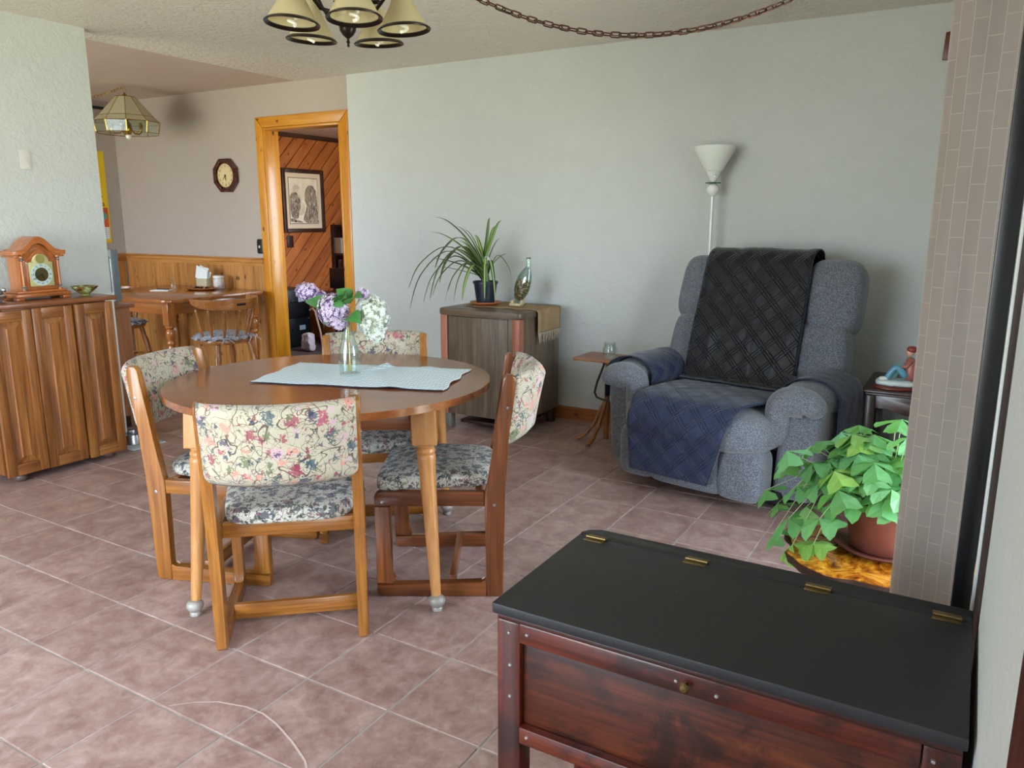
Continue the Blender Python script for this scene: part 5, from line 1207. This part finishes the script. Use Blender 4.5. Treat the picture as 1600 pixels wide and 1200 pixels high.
def chain(root, fn, me, mat, pitch, rnd=random.Random(1)):
    """links along curve fn(s), s in 0..1, in world space; root at origin"""
    if not me.materials: me.materials.append(mat)
    N = 400; P = [Vector(fn(i/N)) for i in range(N+1)]; D = [0]
    for a, b in zip(P, P[1:]): D.append(D[-1]+(b-a).length)
    n = int(D[-1]/pitch); j = 0
    for k in range(n):
        d = (k+.5)*D[-1]/n
        while j < N-1 and D[j+1] < d: j += 1
        p = P[j]; t = (P[j+1]-P[j]).normalized(); q = t.to_track_quat('Z', 'Y').to_matrix().to_4x4()
        o = bpy.data.objects.new('chain_link', me); link(o, root)
        o.matrix_world = Matrix.Translation(p-Vector(root.location)) @ q @ Matrix.Rotation((PI/2 if k % 2 else 0)+PI/4+rnd.uniform(-.25, .25), 4, 'Z')
M_copper = plain('antique_copper', '#5A3A2E', .35, .8, var=.3)
sw = thing('swag_chain', 'long dark swag chain draped from the chandelier toward the window wall', 'chain', (0, 0, 0))
A_, B_ = Vector((CHX, CHY, 2.42)), Vector((-.2, 3.2, 2.42))
lm_ = link_mesh()
chain(sw, lambda s: A_.lerp(B_, s)-Vector((0, 0, .425*4*s*(1-s))), lm_, M_copper, .0295)
bm = bmesh.new(); tube(bm, [A_.lerp(B_, s)-Vector((0, 0, .425*4*s*(1-s)+.003)) for s in [k/40 for k in range(41)]], .0016, 5); finish('cord', bm, M_blackmetal, sw)
for P_ in (A_, B_):
    bm = bmesh.new(); tube(bm, [P_+Vector((0, 0, .02)), P_+Vector((0, 0, .002)), P_+Vector((.010, 0, -.008)), P_+Vector((.002, 0, -.016)), P_+Vector((-.009, 0, -.006))], .0028, 6); finish('ceiling_hook', bm, M_orb, sw)
dc = thing('chandelier_chain', 'short dark chain holding the chandelier up to the ceiling', 'chain', (0, 0, 0))
lm2 = link_mesh()
chain(dc, lambda s: Vector((CHX, CHY, 2.31+.09*s)), lm2, M_orb, .0295)
# ------------------------------------------------------------------ brass and glass hanging lamp in the dining nook
M_milk = G('pale_olive_glass'); M_milk.set(color=lin('#B5AE90'), rough=.2, coat=.6); M_milk = M_milk.m
M_brassl = plain('bright_brass', '#B08A3C', .22, .9)
hl = thing('hanging_lamp', 'ten-sided brass and glass swag lamp hanging over the breakfast table', 'lamp', (-6.22, 4.24, 2.05))
NS = 10
def ringp(r, z): return [Vector((r*math.cos(2*PI*k/NS), r*math.sin(2*PI*k/NS), z)) for k in range(NS)]
LV = [ringp(.080, .300), ringp(.215, .145), ringp(.262, .100), ringp(.262, .040)]
LV[3] = ringp(.245, .012)
for lv in range(3):
    for k in range(NS):
        q = [LV[lv][k], LV[lv][(k+1) % NS], LV[lv+1][(k+1) % NS], LV[lv+1][k]]
        bm = bmesh.new(); c = sum(q, Vector())/4; q = [c+(p-c)*.985 for p in q]; n = (q[1]-q[0]).cross(q[3]-q[0]).normalized()*.0012
        a = [bm.verts.new(p+n) for p in q]; b = [bm.verts.new(p-n) for p in q]
        bm.faces.new(a); bm.faces.new(b[::-1])
        for i in range(4): bm.faces.new((a[i], b[i], b[(i+1) % 4], a[(i+1) % 4]))
        finish('glass_panel', bm, M_milk if lv < 2 else M_glass, hl, smooth=False)
bm = bmesh.new()
for r in LV: tube(bm, [tuple(p) for p in r], .0032, 6, closed=True)
for a, b in zip(LV, LV[1:]):
    for k in range(NS): tube(bm, [tuple(a[k]), tuple(b[k])], .003, 6)
finish('brass_frame', bm, M_brassl, hl)
bm = bmesh.new(); lathe(bm, [(.0001, .300), (.082, .300), (.078, .304), (.02, .312), (.008, .33), (.0001, .335)], 20, cap=False); finish('cap', bm, M_brassl, hl)
bm = bmesh.new(); lathe(bm, [(.0001, .000), (.018, .002), (.03, .02), (.034, .05), (.028, .09), (.012, .11), (.010, .295)], 18); finish('centre_column', bm, M_brassl, hl)
for k in range(5):
    a = k*2*PI/5+.3; c, s = math.cos(a), math.sin(a)
    bm = bmesh.new(); tube(bm, [(c*.03, s*.03, .05), (c*.06, s*.06, .015), (c*.10, s*.10, .012), (c*.125, s*.125, .035), (c*.125, s*.125, .06)], .005, 8); lathe(bm, [(.010, .055), (.014, .06), (.012, .095)], 12, (c*.125, s*.125, 0)); finish('arm', bm, M_brassl, hl)
bm = blob((0, 0, -.012), (.045, .045, .045), 2, 6); finish('bulb', bm, M_cfl, hl, angle=180)
hc = thing('lamp_chain', 'thin brass swag chain of the hanging lamp, running left along the ceiling', 'chain', (0, 0, 0))
lm3 = link_mesh(.034, .018, .0022); T1 = Vector((-6.22, 4.24, 2.432)); T2 = Vector((-7.0, 3.2, 2.432))
chain(hc, lambda s: Vector((-6.22, 4.24, 2.385+.035*s)), lm3, M_brassl, .026)
chain(hc, lambda s: T1.lerp(T2, s)-Vector((0, 0, .16*4*s*(1-s))), lm3, M_brassl, .027)
# ------------------------------------------------------------------ octagonal wall clock
wc = thing('wall_clock', 'dark red octagonal wall clock with cream face beside the doorway', 'clock', (-5.705, YB+.0115, 1.735))
def octp(r): return [(r*math.cos(PI/8+k*PI/4), r*math.sin(PI/8+k*PI/4)) for k in range(8)]
MW2 = wood('clock_mahogany', ('#2E0E0A', '#54201A', '#6E3022'), 'x', 1, .25, .3, coat=.5)
for k in range(8):
    a, b = octp(.152)[k], octp(.152)[(k+1) % 8]; c, d = octp(.118)[(k+1) % 8], octp(.118)[k]
    bm = bmesh.new(); prism(bm, [a, b, c, d], .038, 'y', .003, (0, -.020, 0)); finish('frame_side', bm, MW2, wc)
bm = bmesh.new(); prism(bm, octp(.1185), .018, 'y', 0, (0, -.012, 0)); finish('backboard', bm, MW2, wc)
disc('face', 0, .100, .002, (0, -.022, 0), plain('cream_dial', '#D6C08E', .5), wc); disc('bezel', .100, .108, .008, (0, -.021, 0), plain('bronze_bezel', '#6A4A22', .3, .6), wc)
for k in range(12):
    a = PI/2-k*PI/6; text('numeral', str(k if k else 12), .030, M_blackmetal, wc, (.080*math.cos(a), -.0242, .080*math.sin(a)), (PI/2, 0, 0), .0002)
hand(wc, (0, 0), math.radians(222), .062, .0022, -.0262, M_blackmetal); hand(wc, (0, 0), math.radians(172), .052, .003, -.0276, M_blackmetal); disc('hub', 0, .008, .003, (0, -.0262, 0), M_blackmetal, wc, 16)
# ------------------------------------------------------------------ black phone-shaped thermostat by the door
sg = thing('wall_switch', 'small black wall switch plate with a white toggle left of the doorway', 'switch', (-5.352, YB+.0115, 1.135))
bm = bmesh.new(); prism(bm, [(-.026, -.062), (.026, -.062), (.034, -.05), (.034, .05), (.026, .062), (-.026, .062), (-.034, .05), (-.034, -.05)], .008, 'y', .002, (0, -.0045, 0)); finish('plate', bm, M_blackmetal, sg)
bm = bmesh.new(); box(bm, (0, -.014, -.004), (.010, .012, .022), .002); finish('toggle', bm, M_white, sg)
# ------------------------------------------------------------------ calendar and poster on the far left wall
cal = thing('wall_calendar', 'tall yellow and red wall calendar on the far dining wall', 'calendar', (-7.249, 4.51, 1.56), PI/2)
# local x -> world y ; local -y -> world +x
M_yel = plain('calendar_yellow', '#E8C21A', .6, var=.02); M_red = plain('calendar_red', '#D2502E', .6, var=.03)
def flat(nm, a, b, y, mat, par): bm = bmesh.new(); box(bm, ((a[0]+b[0])/2, y, (a[1]+b[1])/2), (b[0]-a[0], .0012, b[1]-a[1])); return finish(nm, bm, mat, par, smooth=False)
flat('backing_sheet', (-.17, -.42), (.15, .43), -.0015, M_yel, cal)
bm = bmesh.new(); prism(bm, [(.105*math.cos(a)-.02, .19+.15*math.sin(a)) for a in [2*PI*k/28 for k in range(28)]], .001, 'y', 0, (0, -.003, 0)); finish('photo_oval', bm, plain('calendar_lilac', '#A89AB8', .6), cal, smooth=False)
bm = bmesh.new(); prism(bm, [(.105*math.cos(a)-.02, .19+.15*math.sin(a)) for a in [PI+PI*k/20 for k in range(21)]], .001, 'y', 0, (0, -.0042, 0)); finish('oval_lower', bm, M_red, cal, smooth=False)
text('lettering', 'L', .09, M_blackmetal, cal, (.075, -.0035, .035), (PI/2, 0, 0), .0003); text('lettering', 'Elka', .065, M_blackmetal, cal, (.06, -.0035, -.055), (PI/2, 0, 0), .0003)
flat('red_picture', (-.14, -.27), (.135, -.09), -.0028, M_red, cal); flat('date_sheet', (-.14, -.385), (.135, -.272), -.0028, M_white, cal)
bm = bmesh.new(); prism(bm, [(.05*math.cos(a)+.075, -.17+.040*math.sin(a)) for a in [2*PI*k/24 for k in range(24)]], .001, 'y', 0, (0, -.0041, 0)); finish('teal_blob', bm, plain('calendar_teal', '#5E9A86', .6), cal, smooth=False)
bm = bmesh.new()
for k in range(6): box(bm, (0, -.0037, -.28-k*.02), (.27, .0006, .0014))
for k in range(8): box(bm, (-.135+k*.0386, -.0037, -.329), (.0014, .0006, .105))
finish('date_grid', bm, plain('grid_ink', '#7A6A70', .7), cal, smooth=False)
cr_ = thing('curtain_rod', 'black curtain rod high on the far dining wall', 'curtain rod', (0, 0, 0))
bm = bmesh.new(); tube(bm, [(-7.19, 3.3, 2.375), (-7.19, 4.70, 2.375)], .014, 10); finish('rod', bm, M_blackmetal, cr_)
for y in (3.4, 4.62): bm = bmesh.new(); tube(bm, [(-7.25, y, 2.375), (-7.205, y, 2.375)], .008, 8); finish('bracket', bm, M_blackmetal, cr_)
# ------------------------------------------------------------------ study beyond the doorway
pf = thing('framed_print', 'framed sepia print of a bird and a long-haired person on the cedar wall', 'picture', (-6.598, 6.565, 1.562), PI/2)
for a, b, nm in (((-.315, -.345), (-.270, .345), 'frame_side'), ((.270, -.345), (.315, .345), 'frame_side'), ((-.2695, -.345), (.2695, -.300), 'frame_rail'), ((-.2695, .300), (.2695, .345), 'frame_rail')):
    bm = bmesh.new(); box(bm, ((a[0]+b[0])/2, -.014, (a[1]+b[1])/2), (b[0]-a[0], .026, b[1]-a[1]), .004); finish(nm, bm, M_darkwood, pf)
flat('mat_board', (-.27, -.30), (.27, .30), -.010, plain('mat_cream', '#C9AE94', .7, var=.02), pf); flat('inner_line', (-.222, -.252), (.222, .252), -.0115, M_darkwood, pf)
g = G('sepia_print'); v = g.obj((1, 1, 1), False); g.set(color=g.ramp(g.noise(g.obj((1, 1, .5), False), 9, 4), [(.35, '#C4AE98'), (.6, '#D8C4AE')]), rough=.6)
flat('print', (-.216, -.246), (.216, .246), -.013, g.m, pf)
g = G('sepia_ink'); g.set(color=g.ramp(g.noise(g.obj((3, 1, 1), False), 22, 5, .7, 1), [(.40, '#33281F'), (.5, '#7E6A5A'), (.62, '#BCA894')]), rough=.6); M_ink = g.m
def shape(nm, poly, y, mat): bm = bmesh.new(); prism(bm, poly, .001, 'y', 0, (0, y, 0)); finish(nm, bm, mat, pf, smooth=False)
shape('bird_body', [(-.21, -.13), (-.21, .05), (-.17, .09), (-.12, .10), (-.07, .06), (-.05, .0), (-.06, -.10), (-.10, -.19), (-.17, -.20)][::-1], -.0145, M_ink)
shape('bird_head', [(-.155, .09), (-.16, .14), (-.13, .175), (-.09, .17), (-.06, .145), (-.065, .125), (-.085, .12), (-.09, .09)][::-1], -.0150, plain('pale_head', '#B5A08C', .6, var=.2))
shape('person_hair', [(.03, .08), (.03, .13), (.08, .175), (.14, .17), (.19, .12), (.205, .0), (.21, -.24), (.03, -.24), (-.02, -.2), (.03, -.08), (.06, .0)][::-1], -.0145, M_ink)
shape('person_face', [(.015, .05), (.02, .10), (.05, .13), (.09, .12), (.10, .03), (.06, -.03), (.03, -.04), (.022, -.01), (.008, .01), (.02, .03)][::-1], -.0150, plain('face_tone', '#8A7464', .6, var=.25))
shape('hand_shape', [(-.05, -.06), (-.02, -.01), (.01, -.05), (.0, -.13), (-.05, -.16), (-.09, -.13)][::-1], -.0156, plain('hand_tone', '#C2AC96', .6, var=.2))
shape('branch', [(-.21, -.19), (-.05, -.22), (-.02, -.245), (-.21, -.225)][::-1], -.0156, M_ink)
ms_ = thing('light_switch', 'small dark switch plate on the cedar wall under the print', 'switch', (-6.598, 6.335, 1.12), PI/2)
bm = bmesh.new(); box(bm, (0, -.005, 0), (.09, .009, .13), .002); finish('plate', bm, M_darkwood, ms_); bm = bmesh.new(); box(bm, (0, -.014, 0), (.01, .01, .024), .001); finish('toggle', bm, M_blackmetal, ms_)
fc = thing('filing_cabinet', 'black two-drawer filing cabinet just inside the study doorway', 'cabinet', (-6.29, 6.08, -.001), PI/2)
wb('body', M_blackmetal, (-.19, .012, 0), (.19, .30, .63), .004, fc)
for z0_ in (.02, .325):
    wb('drawer', M_blackmetal, (-.186, -.008, z0_), (.186, .0115, z0_+.295), .005, fc)
    wb('label_holder', plain('silver_label', '#A9B6CC', .3, .3), (.02, -.012, z0_+.165), (.105, -.0085, z0_+.215), .001, fc); wb('handle', M_blackmetal, (-.09, -.022, z0_+.165), (.0, -.0085, z0_+.19), .003, fc)
bm = bmesh.new(); lathe(bm, [(.008, 0), (.008, .004), (.0001, .004)], 12, (.165, -.008, .30), Matrix.Rotation(PI/2, 4, 'X')); finish('lock', bm, M_steel, fc)
dk = thing('desk', 'dark wooden desk in the study seen through the doorway', 'desk', (-5.70, 6.48, 0))
wb('desktop', M_darkwood, (-.42, -.30, .57), (.9, .33, .60), .004, dk); wb('side_panel', M_darkwood, (.10, -.27, 0), (.13, .31, .5695), 0, dk); wb('side_panel', M_darkwood, (.85, -.27, 0), (.88, .31, .5695), 0, dk); wb('modesty_panel', M_darkwood, (.1305, .29, .1), (.8495, .31, .5695), 0, dk)
wb('side_panel', M_darkwood, (-.40, .0, 0), (-.37, .31, .5695), 0, dk)
mo = thing('monitor', 'black computer monitor on the study desk', 'monitor', (-5.90, 6.42, .6005), math.radians(4))
bm = bmesh.new(); box(bm, (.05, 0, .135), (.48, .035, .22), .008); finish('screen', bm, M_blackmetal, mo); bm = bmesh.new(); tube(bm, [(.05, .02, .01), (.05, .02, .06)], .018, 10); finish('neck', bm, M_blackmetal, mo); bm = bmesh.new(); prism(bm, rrect(-.07, -.08, .17, .10, .03), .010, 'z', .003, (0, 0, .0055)); finish('foot', bm, M_blackmetal, mo)
bs = thing('bookshelf', 'dark bookshelf against the back wall of the study', 'shelf', (-6.19, 7.09, 0))
for x in (-.40, .48): wb('side', M_darkwood, (x, -.11, 0), (x+.02, .12, 1.3), 0, bs)
for z in (.3, .66, .95, 1.28): wb('shelf_board', M_darkwood, (-.3795, -.11, z), (.4795, .12, z+.02), 0, bs)
rnd = random.Random(6); x = -.34
for k in range(5):
    w_ = rnd.uniform(.03, .045); bk_ = thing('book', ('%s book on the dark study shelf, %s' % (('brown', 'black', 'maroon', 'grey')[k % 4], ('tall', 'short', 'thick')[k % 3])), 'book', (-6.19+x+w_/2, 7.08, .6805), 0, 'books on the study shelf')
    hh = rnd.uniform(.17, .23); bm = bmesh.new(); box(bm, (0, 0, hh/2), (w_-.002, .15, hh), .002); finish('cover', bm, plain('book_%d' % (k % 4), ('#4A2A20', '#1A1818', '#4A1820', '#5A5650')[k % 4], .6), bk_); x += w_
for o in bpy.data.objects:
    if o.name.startswith('book') and o.get('category') == 'book': o['label'] = 'dark bound book standing in the row on the dark study shelf'
rd = thing('silver_speaker', 'small silver box speaker on the dark study shelf', 'speaker', (-6.505, 7.05, .9705))
bm = bmesh.new(); box(bm, (0, 0, .09), (.115, .12, .18), .006); finish('body', bm, plain('champagne_silver', '#A8A294', .35, .5), rd)
for k in range(4): bm = bmesh.new(); lathe(bm, [(.006, 0), (.006, .004), (.0001, .004)], 10, (-.036+k*.024, -.0605, .022), Matrix.Rotation(PI/2, 4, 'X')); finish('button', bm, plain('amber_button', '#B87A2A', .4), rd)
cn = thing('walking_cane', 'pale curved walking cane leaning beside the filing cabinet', 'cane', (-6.00, 6.07, 0))
bm = bmesh.new(); tube(bm, [(.11, -.03, .002), (.05, .0, .20), (-.03, .03, .36), (-.045, .035, .40), (-.08, .035, .43), (-.12, .03, .41)], .011, 8); finish('shaft', bm, plain('pale_cane', '#A88A70', .5), cn)
bg_ = thing('paper_bag', 'crumpled white bag on the study floor beside the cane', 'bag', (-5.99, 5.93, 0))
bm = blob((0, 0, .10), (.15, .10, .20), 3.2, 9, lambda p: (p.x*(1-.35*(p.z/.10))+.02*noise.noise(Vector(p)*22), p.y+.02*noise.noise(Vector(p)*25+Vector((3, 0, 0))), p.z)); finish('bag', bm, plain('white_bag', '#A89A9C', .7), bg_, angle=50)
# ------------------------------------------------------------------ curtain beside the slider
g = G('sheer_curtain'); u = g.uv(rot=(0, 0, PI/2))
bt_ = g.n('ShaderNodeTexBrick', {'Vector': u, 'Scale': 1.0, 'Mortar Size': .0013, 'Mortar Smooth': .6, 'Brick Width': .074, 'Row Height': .029, 'Color1': lin('#7C7068'), 'Color2': lin('#766B63'), 'Mortar': lin('#8F857A')}, offset=.5)
wv = g.noise(g.uv(), 700, 2)
g.set(color=bt_.outputs['Color'], rough=.55, sheen=.4, normal=g.bump(wv, .15, .001))
tl = g.n('ShaderNodeBsdfTranslucent', {0: lin('#9A8E82')}); ms = g.n('ShaderNodeMixShader', {0: .06, 1: g.b.outputs[0], 2: tl.outputs[0]}); g.t.links.new(ms.outputs[0], g.o.inputs[0]); M_curt = g.m
ct = thing('curtain', 'taupe brick-patterned curtain hanging at the right beside the slider', 'curtain', (0, 0, 0))
path = [(.050, 1.952), (.03, 1.958), (-.01, 1.972), (-.06, 1.985), (-.098, 2.01), (-.1035, 2.04), (-.095, 2.075), (-.05, 2.085), (.01, 2.07), (.03, 2.10), (-.0, 2.135), (-.06, 2.15), (-.09, 2.185), (-.06, 2.215), (.0, 2.21), (.03, 2.24), (-.02, 2.28), (-.07, 2.29)]
P = [Vector((a, b, 0)) for a, b in path]; cp = []
for i in range(len(P)-1):
    p0, p1, p2, p3 = P[max(i-1, 0)], P[i], P[i+1], P[min(i+2, len(P)-1)]
    for k in range(7):
        t = k/7; cp.append(.5*((2*p1)+(-p0+p2)*t+(2*p0-5*p1+4*p2-p3)*t*t+(-p0+3*p1-3*p2+p3)*t**3))
cp.append(P[-1]); Ls = [0]
for a, b in zip(cp, cp[1:]): Ls.append(Ls[-1]+(b-a).length)
bm = bmesh.new(); lay = bm.loops.layers.uv.verify(); rows = []; NZ = 60
for j in range(NZ+1):
    z = .015+2.185*j/NZ; rr = []
    for i, p in enumerate(cp):
        f = .006*noise.noise(Vector((p.x*12+3, p.y*9, z*2.4)))+.004*noise.noise(Vector((p.x*20, p.y*20, z*6)))
        rr.append((bm.verts.new((p.x+f*.3, p.y+f, z)), Ls[i], z))
    rows.append(rr)
for j in range(NZ):
    for i in range(len(cp)-1):
        q = (rows[j][i], rows[j][i+1], rows[j+1][i+1], rows[j+1][i]); f_ = bm.faces.new([a[0] for a in q])
        for l, a in zip(f_.loops, q): l[lay].uv = (a[1], a[2])
finish('curtain_cloth', bm, M_curt, ct, angle=180)
rdn = thing('window_curtain_rod', 'bronze curtain rod over the slider', 'curtain rod', (0, 0, 0))
bm = bmesh.new(); tube(bm, [(-.03, 1.85, 2.22), (-.03, 3.4, 2.22)], .012, 10); finish('rod', bm, M_orb, rdn)
for y in (1.95, 3.35): bm = bmesh.new(); tube(bm, [(.07, y, 2.22), (-.018, y, 2.22)], .007, 8); finish('bracket', bm, M_orb, rdn)
pq = bmesh.new(); prism(pq, [(-.055, -.065), (.05, -.075), (.055, .06), (.01, .075), (-.05, .065)], .022, 'y', .005)
o = finish('wall_plaque', pq, wood('plaque_wood', ('#3E140E', '#6A2A1E', '#86402E'), 'z', 1, .4), None); o.location = (-.215, YB-.012, 2.23); tag(o, 'small red-brown wooden wall plaque half hidden behind the curtain top', 'plaque')
